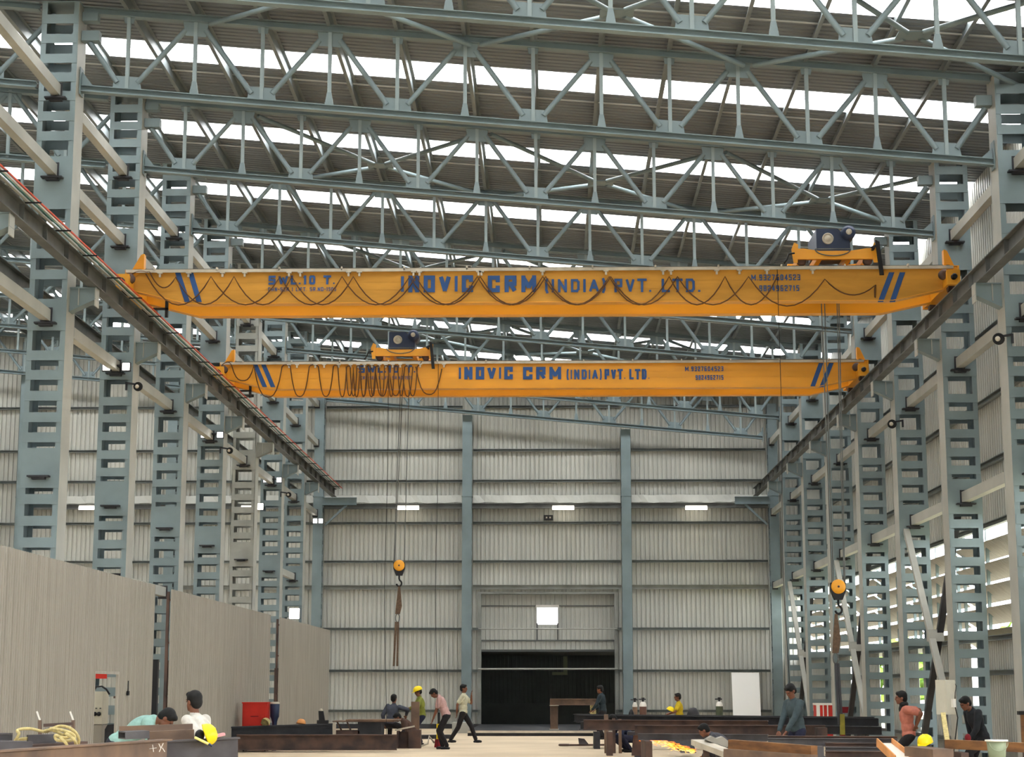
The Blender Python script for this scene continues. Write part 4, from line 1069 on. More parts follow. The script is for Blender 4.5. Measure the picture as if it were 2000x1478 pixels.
for q in (0, 1):
    for w_ in (0, 1): MB().box(a.x+.02+q*(b0.x-a.x-.08), a.x+.06+q*(b0.x-a.x-.08), 45.77+w_*.4, 45.82+w_*.4, 0, .05).build('foot', M['black'], t)
a = at(537, 1371, Y=46.15)
t = thing('drum', 'dark navy plastic drum beside the red locker', 'drum', (a.x, 46.15, 0))
MB().lathe((a.x, 46.15, .0), [(.06, 0), (.06, .7), (.09, .8), (.115, .85), (.12, 1.15), (.115, 1.17), (0, 1.17)], 18).build('body', M['navy'], t)
MB().lathe((a.x, 46.15, 1.17), [(.125, 0), (.125, .03), (.08, .05), (0, .05)], 18).build('lid', M['railgrey'], t)

# centre: floor tools, T frame, concrete block
a = at(1140, 1457, Z=0.0)
t = thing('bar_clamp', 'long purple-brown bar clamp lying on the floor in the open lane', 'tool', (a.x, a.y, 0))
p = [at(q, 1457, Y=a.y) for q in (1092, 1110, 1120, 1184)]
MB().bar((p[1].x, a.y, .03), (p[3].x, a.y+.3, .03), .06, .05).build('bar', M['rust'], t)
ring = [(p[0].x+.14+.13*math.cos(2*PI*i/16), a.y+.13*math.sin(2*PI*i/16), .035) for i in range(17)]
MB().path(ring, .03, 8).build('ring', M['rust'], t)
MB().prism([(p[2].x+.15, .05), (p[2].x+.42, .05), (p[2].x+.3, .2), (p[2].x+.13, .22)], a.y-.05, a.y+.05).build('jaw', M['steel'], t)
a = at(1074, 1364, Y=62); b0 = at(1164, 1364, Y=62)
t = thing('beam_frame', 'brown H-beam on an upright leg standing in front of the dark doorway', 'frame', (a.x, 62, .17))
MB().ibeam((a.x, 62, a.z-.11), (b0.x, 62, a.z-.11), .22, .2, .015, .03).build('beam', M['tan'], t)
MB().ibeam((a.x+.14, 62, .20), (a.x+.14, 62, a.z-.23), .26, .24, .02, .02, up=(1,0,0)).build('leg', M['tan'], t)
MB().box(a.x-.02, a.x+.3, 61.8, 62.2, .17, .20).box(a.x-.02, a.x+.3, 61.85, 62.15, a.z-.24, a.z-.22).build('end_plate', M['railgrey'], t)
MB().ibeam((b0.x-.1, 62, .17), (b0.x-.1, 62, a.z-.22), .2, .2, .02, .02, up=(1,0,0)).build('leg', M['rope'], t)
a = at(883, 1408, Y=64)
single('concrete_block', MB().box(a.x, DX0-.02, 64, 65.2, 0, .37), M['strut'], 'pale concrete block left of the doorway platform', 'block')
single('scrap_bundle', MB().bar((-4.25, 57, .06), (-3.2, 57.4, .06), .5, .12), M['mill'], 'low dark bundle on the floor behind the group of four men', 'bundle')

# right piles
gr = 'beams of the far right pile'
fbeam('steel_beam', 'dark grey I-beam on top of the far right pile, rear one', (1122, 1394, 48.9), (1708, 1399.5, 46.2), .2, .22, 'mill', 'I', group=gr)
fbeam('steel_beam', 'dark grey I-beam on top of the far right pile, front one', (1126, 1396, 48.3), (1716, 1402, 45.6), .2, .22, 'mill', 'I', group=gr)
fbeam('steel_beam', 'dark grey beam in the lower layer of the far right pile', (1134, 1409, 48.0), (1722, 1419, 45.2), .2, .24, 'mill', 'I', group=gr)
for px, Y in ((1440, 46.7), (1690, 45.5)):
    a = at(px, 1420, Y=Y); trestle(a.x, Y+.4, .44, 'steel trestle under the %s of the far right pile' % {1440: 'middle', 1690: 'right end'}[px], 1.2, 'mill')
fbeam('steel_beam', 'rusty brown I-beam with a pale upper edge in front of the far right pile', (1140, 1405, 43.6), (1500, 1407, 42.8), .24, .2, 'rust', 'I', group='beams of the middle right pile')
fbeam('steel_beam', 'long rusty brown I-beam ending behind the man in the grey sweater', (1240, 1416, 40.6), (1612, 1416, 40.0), .22, .2, 'rust', 'I', group='beams of the middle right pile')
fbeam('steel_beam', 'lower rusty beam with a shiny edge above the sparks', (1246, 1432, 39.4), (1500, 1434, 38.8), .14, .16, 'steel', 'I', group='beams of the middle right pile')
a = at(1600, 1418, Y=39.9)
single('steel_block', MB().box(a.x-.12, a.x+.1, 39.4, 39.8, a.z-.2, a.z-.02), M['rust'], 'short brown steel block at the right end of the long rusty beam', 'block')
def block_support(px, Y, z, lab, w=.16, d=.6, m='rust'):
    a = at(px, 1420, Y=Y)
    single('support_block', MB().box(a.x-w/2, a.x+w/2, Y-d/2, Y+d/2, 0, z), M[m], lab, 'support', 'steel supports under the piles')
block_support(1165, 48.2, .43, 'dark upright support under the left end of the far right pile', .16, 1.0, 'mill')
block_support(1480, 40.0, .44, 'steel support under the middle of the middle right pile', .2, 2.6)
block_support(1585, 40.0, .50, 'steel support under the right end of the middle right pile', .2, 1.0)
block_support(1262, 40.2, .44, 'steel support under the left end of the middle right pile', .14, 2.2)
block_support(1190, 43.2, .54, 'steel support under the left end of the rusty beam with a pale edge', .14, .6)
block_support(1450, 42.9, .50, 'steel support under the right end of the rusty beam with a pale edge', .14, .4)
for i, (x0_, x1_, y0_) in enumerate(((1180, 1188, 1395), (1196, 1202, 1402), (1208, 1214, 1404))):
    a = at(x0_, y0_, Y=44.6); b0 = at(x1_, y0_, Y=44.6)
    single('upright_bar', MB().box(a.x, b0.x, 44.6, 44.75, 0, a.z), M['tan'] if i != 1 else M['rust'], 'upright flat steel bar left of the cutting stand, %s' % ['leftmost of three', 'middle of three', 'rightmost of three'][i], 'bar', 'upright flat bars')
a = at(1243, 1431, Y=42.3)
t = thing('cutting_stand', 'brown splayed steel stand beside the flying sparks', 'stand', (a.x, 42.3, 0))
MB().box(a.x-.2, a.x+.2, 42.1, 42.5, a.z-.05, a.z+.03).build('top', M['mill'], t)
MB().prism([(a.x-.12, 0.03), (a.x+.16, .03), (a.x+.07, a.z-.05), (a.x-.07, a.z-.05)], 42.22, 42.38).build('post', M['rust'], t)
MB().box(a.x-.05, a.x+.3, 42.1, 42.5, 0, .03).build('foot', M['mill'], t)
# sparks of the cutting torch
for nm, m_, n_, seed in (('spark_shower', 'spark', 280, 1), ('spark_trail', 'spark2', 80, 2)):
    rnd = random.Random(seed); q = MB()
    for i in range(n_):
        u = rnd.random()**(.8 if seed == 1 else .5)
        px = 1246+u*108; py = 1436+u*30+rnd.gauss(0, 6.5*(1-u*.85)) + (3 if seed == 2 else 0)
        Yk = 41.6 - u*.8 + rnd.gauss(0, .12)
        p = at(px, min(py, 1475), Y=Yk); p.z = max(p.z, .03)
        d = Vector((rnd.uniform(.03, .10), rnd.uniform(-.03, .03), rnd.uniform(-.04, .02)))
        q.tube(p, p+d, .003+.004*rnd.random(), .0015, 4, False)
    single(nm, q, M[m_], 'orange sparks flying right from the cutting point' if seed == 1 else 'brightest yellow tail of the flying sparks', 'sparks', kind='stuff')
for i in range(3):
    c = [at(1292+i*16, 1437, Y=42.6+.25*i), at(1318+i*16, 1437, Y=42.6+.25*i), at(1352+i*4, 1470, Y=42.2+.25*i), at(1330+i*8, 1470, Y=42.2+.25*i)]
    single('steel_plate', MB().add(c+[v+Vector((0, .02, 0)) for v in c], [(0,1,2,3),(7,6,5,4),(0,4,5,1),(1,5,6,2),(2,6,7,3),(3,7,4,0)]), M['mill'], 'dark steel plate leaning behind the sparks, %s of three' % ['front', 'middle', 'rear'][i], 'plate', 'dark plates behind the sparks')
# pale angled section on a stand
a = at(1362, 1443, Y=30.0); b0 = at(1424, 1466, Y=28.6)
t = thing('angled_section', 'pale worn box section slanting on a brown stand, near the crouching man', 'beam', ((a.x+b0.x)/2, 29.3, 0))
MB().hollow(a-Vector((0, 0, .05)), b0-Vector((0, 0, .05)), .22, .09, .01).build('section', M['railgrey'], t)
for px in (1378, 1402): 
    c = at(px, 1450, Y=29.6); MB().bar((c.x, 29.5, 0), (c.x, 29.5, c.z-.08), .1, .1).build('leg', M['rust'], t)
MB().prism([(a.x+.10, a.z+.0), (a.x+.2, a.z+.06), (a.x+.28, a.z+.02), (a.x+.38, a.z+.05), (a.x+.50, a.z-.05), (a.x+.44, a.z-.12)], 29.55, 29.95).build('angle_iron', M['partition'], t)
# near right beams
gn = 'beams of the near right pile'
fbeam('steel_beam', 'orange-brown beam lying on top, right of the crouching man', (1428, 1444, 27.4), (1590, 1456, 26.2), .135, .14, 'timber', 'B', group=gn)
fbeam('steel_beam', 'grey-brown beam right below the orange-brown one', (1420, 1462, 27.3), (1590, 1474, 26.1), .14, .16, 'tan', 'B', group=gn)
fbeam('steel_section', 'dark open square section end beside the orange-brown beam', (1590, 1457, 26.5), (1607, 1457, 26.5), .17, .2, 'steel', 'H')
for i, (Y, py) in enumerate(((30.7, 1436.5), (30.0, 1441), (29.2, 1450), (28.5, 1458), (27.8, 1466))):
    fbeam('steel_beam', 'long dark rail-like beam left of the orange channel, %s' % ['rearmost', 'second from the rear', 'in the middle', 'second from the front', 'frontmost'][i], (1500 if i < 2 else 1612, py, Y), (1752, py+1, Y), .13, .14, 'steel' if i % 2 else 'rust', 'I', group='rail-like beams at right')
for px, Y in ((1640, 29.3), (1735, 29.3)):
    a = at(px, 1460, Y=Y); trestle(a.x, Y, .44, 'low trestle under the %s of the rail-like beams' % ('left end' if px < 1700 else 'right end'), 3.4, 'mill')
block_support(1530, 30.3, .60, 'steel support under the left end of the rearmost rail-like beams', .2, .9, 'mill')
trestle(at(1450, 1470, Y=27).x, 27.0, .50, 'low trestle under the left end of the orange-brown beam', 1.0)
trestle(at(1575, 1470, Y=26.6).x, 26.4, .45, 'low trestle under the right end of the orange-brown beam', 1.0)
# orange channel chute
a = at(1724, 1450, Y=25.6); b0 = at(1762, 1478, Y=25.2)
t = thing('orange_channel', 'orange primed U-channel pointing at the camera, in front of the dark rails', 'channel', (a.x+.15, 25.5, 0))
MB().add([(a.x+.03, 26.1, a.z-.02), (a.x+.21, 26.1, a.z-.02), (a.x+.30, 25.0, a.z-.22), (a.x+.08, 25.0, a.z-.22), (a.x+.03, 26.1, a.z-.035), (a.x+.21, 26.1, a.z-.035), (a.x+.30, 25.0, a.z-.235), (a.x+.08, 25.0, a.z-.235)], [(0,3,2,1),(4,5,6,7),(0,1,5,4),(1,2,6,5),(2,3,7,6),(3,0,4,7)]).build('web', M['white'], t)
for s_ in (0, 1):
    x1_ = a.x+.01+s_*.21; x2_ = a.x+.055+s_*.26
    MB().bar((x1_, 26.1, a.z-.01), (x2_, 25.0, a.z-.21), .018, .12).build('flange', M['chute'], t)
MB().box(a.x-.02, a.x+.27, 25.4, 25.6, 0, a.z-.26).build('stand', M['chute'], t)
# grey plank, bucket, helmet, cabinet, pole
fbeam('grey_box', 'grey weathered box beam beside the yellow helmet at right', (1786, 1457, 25.0), (1842, 1463, 24.2), .13, .3, 'tan', 'B')
trestle(at(1815, 1478, Y=24.6).x, 24.6, .62, 'steel stand under the grey box beam at right', .5)
fbeam('steel_beam', 'long brown beam running off the right picture edge behind the bucket', (1852, 1444, 25.0), (2040, 1452, 23.6), .12, .14, 'timber', 'B')
trestle(at(1880, 1478, Y=24.6).x, 24.7, .72, 'steel stand under the left end of the brown beam at the right edge', .5)
trestle(at(2020, 1478, Y=23.9).x, 23.8, .68, 'steel stand under the right end of the brown beam at the right edge', .5)
hm = at(1807, 1447, Y=27.0)
single('dark_canister', MB().lathe((hm.x, 27.0, 0), [(.1, 0), (.1, hm.z-.1), (.07, hm.z-.02), (0, hm.z-.02)], 16), M['mill'], 'dark canister under the upright yellow helmet at right', 'canister')
helmet((hm.x, 27.0, hm.z-.02), rot(-.25, 0, 2.6), lab='yellow helmet set upright, right of the man in salmon pink')
bk = at(1946, 1446, Y=22.0)
t = thing('bucket', 'pale green plastic bucket with a white rim at the lower right', 'bucket', (bk.x, 22.0, bk.z-.28))
MB().lathe((bk.x, 22.0, bk.z-.28), [(0, 0), (.09, 0), (.118, .27), (.108, .27), (.082, .012), (0, .012)], 24).build('body', M['bucket'], t)
MB().lathe((bk.x, 22.0, bk.z-.01), [(.117, 0), (.135, 0), (.135, .02), (.11, .02)], 24).build('rim', M['white'], t)
MB().path([(bk.x+.11*math.cos(PI*i/12), 22.0-.10-.03*math.sin(PI*i/12), bk.z-.02-.10*math.sin(PI*i/12)) for i in range(13)], .005, 6).build('handle', M['bucket'], t)
t = thing('work_stool', 'low steel stool under the pale green bucket', 'stool', (bk.x, 22, 0))
MB().box(bk.x-.22, bk.x+.22, 21.8, 22.2, bk.z-.32, bk.z-.28).build('seat', M['rust'], t)
for q in (-1, 1):
    for w_ in (-1, 1): MB().box(bk.x+q*.2-.02, bk.x+q*.2+.02, 22+w_*.18-.02, 22+w_*.18+.02, 0, bk.z-.32).build('leg', M['rust'], t)
# electrical cabinet
c = at(1846, 1360, Y=31.0)
t = thing('electrical_cabinet', 'beige electrical cabinet with cables on a post by the man in black', 'cabinet', (c.x, 31, 0), rz=.62)
zt_, zb_ = 1.57+15*31/3500, 1.57-50*31/3500
OFF[t.name] = Vector((0, 0, 0))
MB().box(-.12, .12, -.12, .10, zb_, zt_).build('body', M['beige'], t)
MB().box(-.115, .115, -.13, -.12, zb_+.02, zt_-.02).build('door', M['beige'], t)
MB().box(.09, .1, -.14, -.13, (zb_+zt_)/2-.03, (zb_+zt_)/2+.03).build('handle', M['black'], t)
MB().box(.0, .07, -.17, -.13, zb_+.12, zb_+.26).build('switch_box', M['white'], t)
MB().path([(.1, -.1, zt_), (.13, -.14, zt_-.1), (.05, -.18, zt_-.22), (.04, -.18, zb_+.26)], .007, 6).path([(.05, -.17, zb_+.12), (.1, -.17, zb_-.05), (.12, -.1, zb_-.3), (.05, -.1, zb_-.6), (.08, -.05, .1)], .01, 6).build('cable', M['black'], t)
MB().box(-.03, .03, -.02, .04, 0, zb_).build('post', M['steel'], t)
pa, pb = at(1842, 1394, Y=27.6), at(1858, 1462, Y=25.6)
single('pole', MB().bar(pa, (pb.x+.02, 25.5, .05), .07, .05), M['rope'], 'pale beige pole leaning below the beige electrical cabinet', 'pole')
a = at(1994, 1392, Y=30.0)
t = thing('notice_board', 'brown board with a black top at the far right edge', 'board', (a.x+.15, 30, 0))
MB().box(a.x, a.x+.5, 30, 30.06, 1.57-107*30/3500, a.z-.03).build('panel', M['timber'], t)
MB().box(a.x-.04, a.x+.54, 29.96, 30.1, a.z-.03, a.z+.03).build('cap', M['black'], t)
MB().box(a.x+.02, a.x+.06, 30.06, 30.1, 0, a.z-.03).box(a.x+.44, a.x+.48, 30.06, 30.1, 0, a.z-.03).build('post', M['rust'], t)

# against the back wall
a, b0 = at(1430, 1313, Y=70.6), at(1484, 1313, Y=70.6)
single('leaning_sheet', MB().add([(a.x, 70.45, .02), (b0.x, 70.45, .02), (b0.x, 70.9, a.z), (a.x, 70.9, a.z), (a.x, 70.49, .02), (b0.x, 70.49, .02), (b0.x, 70.94, a.z), (a.x, 70.94, a.z)], [(0,1,2,3),(7,6,5,4),(0,4,5,1),(1,5,6,2),(2,6,7,3),(3,7,4,0)]), mat('gloss_white_sheet', (250,250,248), .4, 0, 0), 'large blank white sheet leaning against the back wall, right of the gas cylinders', 'panel')
def cylinder(px, Y, m, lab, ztop_=1.26, r=.115):
    a = at(px, 1380, Y=Y)
    t = thing('gas_cylinder', lab, 'cylinder', (a.x, Y, 0), 'gas cylinders')
    MB().lathe((a.x, Y, 0), [(r*.9, 0), (r, .03), (r, ztop_-.28), (r*.8, ztop_-.2), (r*.45, ztop_-.14), (0, ztop_-.14)], 18).build('body', M[m], t)
    MB().lathe((a.x, Y, ztop_-.29), [(r*1.01, 0), (r*1.0, .05), (r*.82, .10), (r*.5, .155), (0, .155)], 18).build('shoulder_band', M['white'], t)
    MB().lathe((a.x, Y, ztop_-.14), [(.03, 0), (.03, .1), (.05, .11), (.05, .14), (0, .14)], 12).bar((a.x-.14, Y, ztop_-.06), (a.x+.09, Y, ztop_-.06), .04, .04).build('valve', M['mill'], t)
cylinder(1405, 60.5, 'cyl', 'dark green gas cylinder with a white shoulder, left of the leaning white sheet')
cylinder(1256, 59.5, 'cylbrown', 'brown gas cylinder with a pale shoulder, right of the doorway')
cylinder(1240, 60.3, 'tan', 'tan gas cylinder just left of the brown one', 1.24, .08)
a = at(1354, 1397, Y=57.0)
single('black_hood', MB().lathe((a.x, 57, a.z-.7), [(.2, 0), (.2, .72), (.17, .84), (.1, .93), (0, .95)], 18), M['mill'], 'dark dome-topped drum behind the far right pile, near the man in yellow', 'drum')
a = at(1233, 1397, Y=58.0)
single('black_sack', MB().ell((a.x, 58, .45), .12, .15, .46), M['black'], 'dark lumpy sack left of the gas cylinders', 'sack')
a, b0 = at(1594, 1373, Y=57.0), at(1633, 1373, Y=57.0)
t = thing('red_crate', 'red crate with white strips standing among the right columns', 'crate', ((a.x+b0.x)/2, 57.2, 0))
MB().box(a.x, b0.x-.1, 57.0, 57.6, 0, a.z-.06).build('body', M['red'], t)
MB().box(a.x-.02, b0.x-.06, 56.96, 57.64, a.z-.06, a.z+.0).build('lid', M['white'], t)
for q, w_ in ((.0, .11), (.2, .03), (.33, .04)): MB().box(a.x+q, a.x+q+w_, 56.985, 57.0, .2, a.z-.06).build('strip', M['white'], t)
a = at(1652, 1378, Y=57.0)
single('red_box', MB().box(a.x-.14, a.x+.12, 57.2, 57.6, 0, a.z), M['darkred'], 'dark red box to the right of the red crate', 'box')
a = at(1104, 1298, Y=76.0)
t = thing('bright_gap_panel', 'pale green panel standing in for a bright gap in the dark doorway', 'sheet', (a.x, 76, a.z))  # added panel; its pale colour stands in for light through a gap
MB().box(a.x-.08, a.x+.09, 76, 76.02, a.z-.42, a.z+.35).box(a.x-.55, a.x-.08, 76, 76.02, a.z-.42, a.z-.30).build('cloth', M['bucket'], t)
MB().bar((a.x, 76.01, a.z+.35), (a.x, 76.01, 2.98), .02, .02).build('hanger', M['steel'], t)

# trees seen through the openings at the right
for i, (x, y, h, r) in enumerate(((17.5, 58, 3.6, 1.7), (19, 72, 4.2, 2.0), (16.5, 86, 3.8, 1.8), (20, 47, 3.4, 1.6))):
    t = thing('tree', 'green tree outside, seen through the slots of the right wall, %s' % ['third from the back', 'second from the back', 'rearmost', 'nearest'][i], 'tree', (x, y, -.05), 'trees outside')
    MB().tube((x, y, -.05), (x, y, h*.5), .18, .12).build('trunk', M['rust'], t)
    rnd = random.Random(i); q = MB()
    for k in range(420):
        v_ = Vector((rnd.gauss(0, 1), rnd.gauss(0, 1), rnd.gauss(0, 1))).normalized()*r*(.55+.45*rnd.random())
        c = Vector((x, y, h*.62))+Vector((v_.x, v_.y, v_.z*.85)); e1 = Vector((rnd.gauss(0, 1), rnd.gauss(0, 1), rnd.gauss(0, 1))).normalized()*.34; e2 = e1.orthogonal().normalized()*.22
        q.add([c-e1, c+e2, c+e1, c-e2], [(0,1,2,3)])
    q.build('foliage', M['green'], t)

# ------------------------------------------------------------------ people
def ik(a, b, l1, l2, hint):
    a, b, hint = V(a), V(b), V(hint)
    d = b-a; L = min(d.length, (l1+l2)*.995); d.normalize(); b = a+d*L
    c = (l1*l1+L*L-l2*l2)/(2*l1*L); c = max(-1, min(1, c)); s_ = math.sqrt(1-c*c)
    hp = (hint - d*hint.dot(d)).normalized()
    return a+d*(l1*c)+hp*(l1*s_), b
def remesh(o, vox, sm=3):
    m = o.modifiers.new('remesh', 'REMESH'); m.mode = 'VOXEL'; m.voxel_size = vox; m.use_smooth_shade = True
    s_ = o.modifiers.new('smooth', 'SMOOTH'); s_.factor = .5; s_.iterations = sm
    return o
def cloth_mat(name, rgb): return mat(name, rgb, .85, 0, .08, 14, bump=.25, spec=.15)
def person(label, px, Yp, rz, ph=.90, lean=0.0, side=0.0, twist=0.0, hp=0.0, hy=0.0, hl=(-.25,.05,.80), hr=(.25,.05,.80), fl=(-.11,.02,0), fr=(.11,.02,0),
           shirt=None, pants=None, sleeve='short', hat=False, vox=.011, s=1.0, el=(-1,-.6,-.2), er=(1,-.6,-.2), kl=(0,1,0), kr=(0,1,0), headup=None, scarf=None, handdir=None, hairlen=0, headtop=None, base=0.0):
    px_x = at(px, VPY, Y=Yp).x
    t = thing('person', label, 'person', (px_x, Yp, base), 'workers', rz=rz)
    OFF[t.name] = Vector((0, 0, 0))
    P = Vector((0, 0, ph)); cs, sn = math.cos, math.sin
    d = Vector((sn(side), sn(lean)*cs(side), cs(lean)*cs(side))).normalized()
    rt = Vector((cs(twist), sn(twist), 0)); rt = (rt - d*rt.dot(d)).normalized(); fw = d.cross(rt)
    waist = P + d*.13; chest = P + d*.33; neck = P + d*.50
    nd = Vector(headup).normalized() if headup else (d*.6 + Vector((0, 0, .4)) + Vector((0, .15*abs(lean), 0))).normalized()
    Hm = Matrix.Rotation(hy, 3, 'Z') @ Matrix.Rotation(hp, 3, 'X')
    hc = neck + nd*.165
    SL, SR = neck - d*.045 - rt*.175, neck - d*.045 + rt*.175
    EL, HL = ik(SL, hl, .28, .255, el); ER, HR = ik(SR, hr, .28, .255, er)
    TL, TR = P - rt*.09 - Vector((0, 0, .03)), P + rt*.09 - Vector((0, 0, .03))
    AL, AR = V(fl)+Vector((0, 0, .08)), V(fr)+Vector((0, 0, .08))
    KL, AL = ik(TL, AL, .42, .41, kl); KR, AR = ik(TR, AR, .42, .41, kr)
    def basis(r_, f_, u_): return Matrix((r_, f_, u_)).transposed()
    TB = basis(rt, fw, d)
    b = MB()
    b.ell(P, .15, .105, .12, rot=TB).ell(waist, .13, .09, .14, rot=TB).ell(chest, .155, .10, .19, rot=TB).ell(neck-d*.05, .14, .075, .07, rot=TB)
    b.cap(neck-d*.03, hc-nd*.05, .055, .05)
    # head
    def hv(x, y, z): return hc + Hm @ Vector((x, y, z))
    b.ell(hv(0, -.012, .03), .074, .092, .092, rot=Hm).ell(hv(0, .022, -.035), .058, .066, .072, rot=Hm).ell(hv(0, .05, -.075), .036, .036, .03, rot=Hm)
    b.ell(hv(0, .088, -.01), .012, .022, .026, rot=Hm).ell(hv(0, .078, .028), .05, .018, .012, rot=Hm).ell(hv(0, .083, -.05), .026, .012, .010, rot=Hm)
    for q in (-1, 1): b.ell(hv(q*.076, -.012, -.005), .010, .02, .032, rot=Hm)
    for S_, E_, H_, q in ((SL, EL, HL, -1), (SR, ER, HR, 1)):
        b.cap(S_, E_, .050, .040).cap(E_, H_, .040, .027)
        fd = (H_-E_).normalized() if not handdir else Vector(handdir).normalized()
        sd = fd.cross(Vector((0, 0, 1)) if abs(fd.z) < .85 else Vector((0, 1, 0))).normalized()*(1 if q > 0 else -1); pn = sd.cross(fd).normalized()
        pc = H_+fd*.055
        b.ell(pc, .040, .052, .018, rot=basis(sd, fd, pn))
        for i in range(4):
            o_ = sd*(-.028+.0187*i); l_ = (.036, .042, .040, .032)[i]
            k0 = pc+o_+fd*.038; k1 = k0+fd*l_-pn*.010; k2 = k1+fd*l_*.55-pn*.022
            b.cap(k0, k1, .0098, .0092).cap(k1, k2, .0092, .0085)
        t0 = pc-sd*.032-fd*.02; t1 = t0-sd*.025+fd*.035; b.cap(t0, t1, .012, .0105).cap(t1, t1+fd*.028-pn*.008, .0105, .009)
    for T_, K_, A_ in ((TL, KL, AL), (TR, KR, AR)): b.cap(T_, K_, .075, .052).cap(K_, A_, .052, .036)
    for A_ in (AL, AR): b.ell(A_+Vector((0, .05, -.045)), .04, .11, .035)
    remesh(b.build('body', M['skin'], t, world=False), vox)
    # shirt
    c = MB()
    c.ell(P+d*.02, .165, .125, .12, rot=TB).ell(waist, .155, .12, .17, rot=TB).ell(chest, .178, .128, .20, rot=TB).ell(neck-d*.055, .165, .095, .075, rot=TB)
    c.cap(neck-d*.04, neck+nd*.015, .072, .064)
    for S_, E_, H_ in ((SL, EL, HL), (SR, ER, HR)):
        if sleeve == 'short': c.cap(S_, S_.lerp(E_, .72), .072, .066)
        else: c.cap(S_, E_, .070, .056); c.cap(E_, E_.lerp(H_, .92), .056, .042)
    remesh(c.build('shirt', shirt, t, world=False), max(vox, .012), 4)
    # trousers
    c = MB(); c.ell(P-d*.0, .160, .118, .12, rot=TB)
    for T_, K_, A_ in ((TL, KL, AL), (TR, KR, AR)): c.cap(T_, K_, .092, .070).cap(K_, A_.lerp(K_, .06), .070, .058)
    remesh(c.build('trousers', pants, t, world=False), max(vox, .012), 4)
    for A_ in (AL, AR):
        sh_ = MB().ell(A_+Vector((0, .05, -.045)), .05, .13, .042).box(A_.x-.045, A_.x+.045, A_.y-.06, A_.y+.16, A_.z-.08, A_.z-.06)
        sh_.build('shoe', M['black'], t, world=False)
    # hair (left off where a scarf or helmet covers it all)
    h = MB(); h.ell(hv(0, -.022, .046), .086, .098, .092, rot=Hm).ell(hv(0, -.055, .0), .076, .062, .082+hairlen, rot=Hm).ell(hv(0, .045, .088), .062, .045, .036, rot=Hm)
    remesh(h.build('hair', M['hair'], t, world=False), .012, 2)
    e = MB()
    for q in (-1, 1): e.ell(hv(q*.03, .076, .008), .011, .008, .006, 8, 5, rot=Hm)
    e.build('eyes', M['black'], t, world=False)
    if hat: helmet(hv(0, -.01, .04), Hm, parent=t, s=1.05)
    if scarf:
        c = MB(); c.ell(neck+nd*.05+Vector((0, 0, .0)), .085, .085, .06).ell(neck+fw*.07-d*.04, .06, .05, .08, rot=TB); remesh(c.build('scarf', scarf, t, world=False), .012, 3)
    return t, hv
W = cloth_mat
jeans = W('dark_denim', (52, 54, 62)); blackp = W('black_trousers', (38, 36, 38)); navyp = W('navy_trousers', (40, 42, 60))
# two men bent behind the near left pile
person('person in a pale green shirt bent double behind the near left pile, head down', 230, 21.4, -PI/2+.1, ph=.92, lean=.98, hp=-.95, headup=(0, 1, .05), hl=(-.2,.62,.72), hr=(.2,.60,.72), fl=(-.14,-.02,0), fr=(.14,.06,0), shirt=W('pale_green_cloth', (140,176,168)), pants=jeans, vox=.009)
person('person in a white shirt seen from behind, head turned left, arm out to the right', 414, 20.4, 1.15, ph=.80, lean=.46, hp=-.05, hy=-.25, headup=(0, .15, 1), hl=(-.24,-.18,.82), hr=(.2,.45,.80), el=(-.3,-1,.5), shirt=W('white_cloth', (196,192,184)), pants=jeans, sleeve='long', vox=.009)
# right group
person('person in a grey sweater looking down at the hands, behind the near beams', 1556, 31.7, PI/2+.55, ph=.86, lean=.16, hp=-.55, headup=(0,.35,1), hl=(-.10,.34,.82), hr=(.12,.33,.80), er=(1,-.8,-.3), shirt=W('grey_sweater', (66,78,82)), pants=navyp, sleeve='long', vox=.010)
person('person in a salmon pink shirt, hands on hips, facing left with a black scarf', 1772, 32.6, PI/2-.1, ph=.74, lean=.10, hp=-.05, headup=(0,.45,1), hl=(-.17,-.12,.92), hr=(.17,-.15,.95), el=(-1,-1.6,0), er=(.6,-1.8,0), shirt=W('salmon_cloth', (180,112,96)), pants=blackp, scarf=M['black'], vox=.010)
person('person in a black shirt bending forward at the right beside the electrical cabinet', 1914, 32.0, PI/2+.35, ph=.72, lean=.38, hp=-.45, headup=(0,.9,.8), hl=(-.14,.36,.66), hr=(.16,.10,.62), fl=(-.15,.22,0), fr=(.15,-.2,0), shirt=W('black_cloth', (40,42,46)), pants=blackp, sleeve='long', vox=.010)
q = at(1889, 1441, Y=31.6)
single('red_cloth', MB().ell((q.x, 31.55, q.z), .055, .05, .075, 14, 9).ell((q.x+.02, 31.57, q.z-.06), .045, .045, .05), M['darkred'], 'dark red cloth bundle by the hand of the person in black', 'cloth')
person('person crouching low in dark grey behind the pale slanting section', 1432, 33.6, PI/2-.2, ph=.42, lean=.95, hp=-.5, headup=(0,1,.55), hl=(-.2,.55,.35), hr=(.2,.55,.32), fl=(-.2,.1,0), fr=(.2,.05,0), kl=(-.4,1,.8), kr=(.4,1,.8), shirt=W('dark_grey_cloth', (74,74,80)), pants=blackp, sleeve='long', vox=.012)
person('person crouching in navy beside the upright bars, cutting steel', 1232, 45.4, PI/2+.3, ph=.34, lean=.75, hp=-.6, headup=(0,1,.6), hl=(-.1,.5,.42), hr=(.1,.5,.40), fl=(-.2,.1,0), fr=(.2,.05,0), kl=(-.4,1,.8), kr=(.4,1,.8), shirt=W('navy_cloth', (44,52,74)), pants=navyp, sleeve='long', vox=.013)
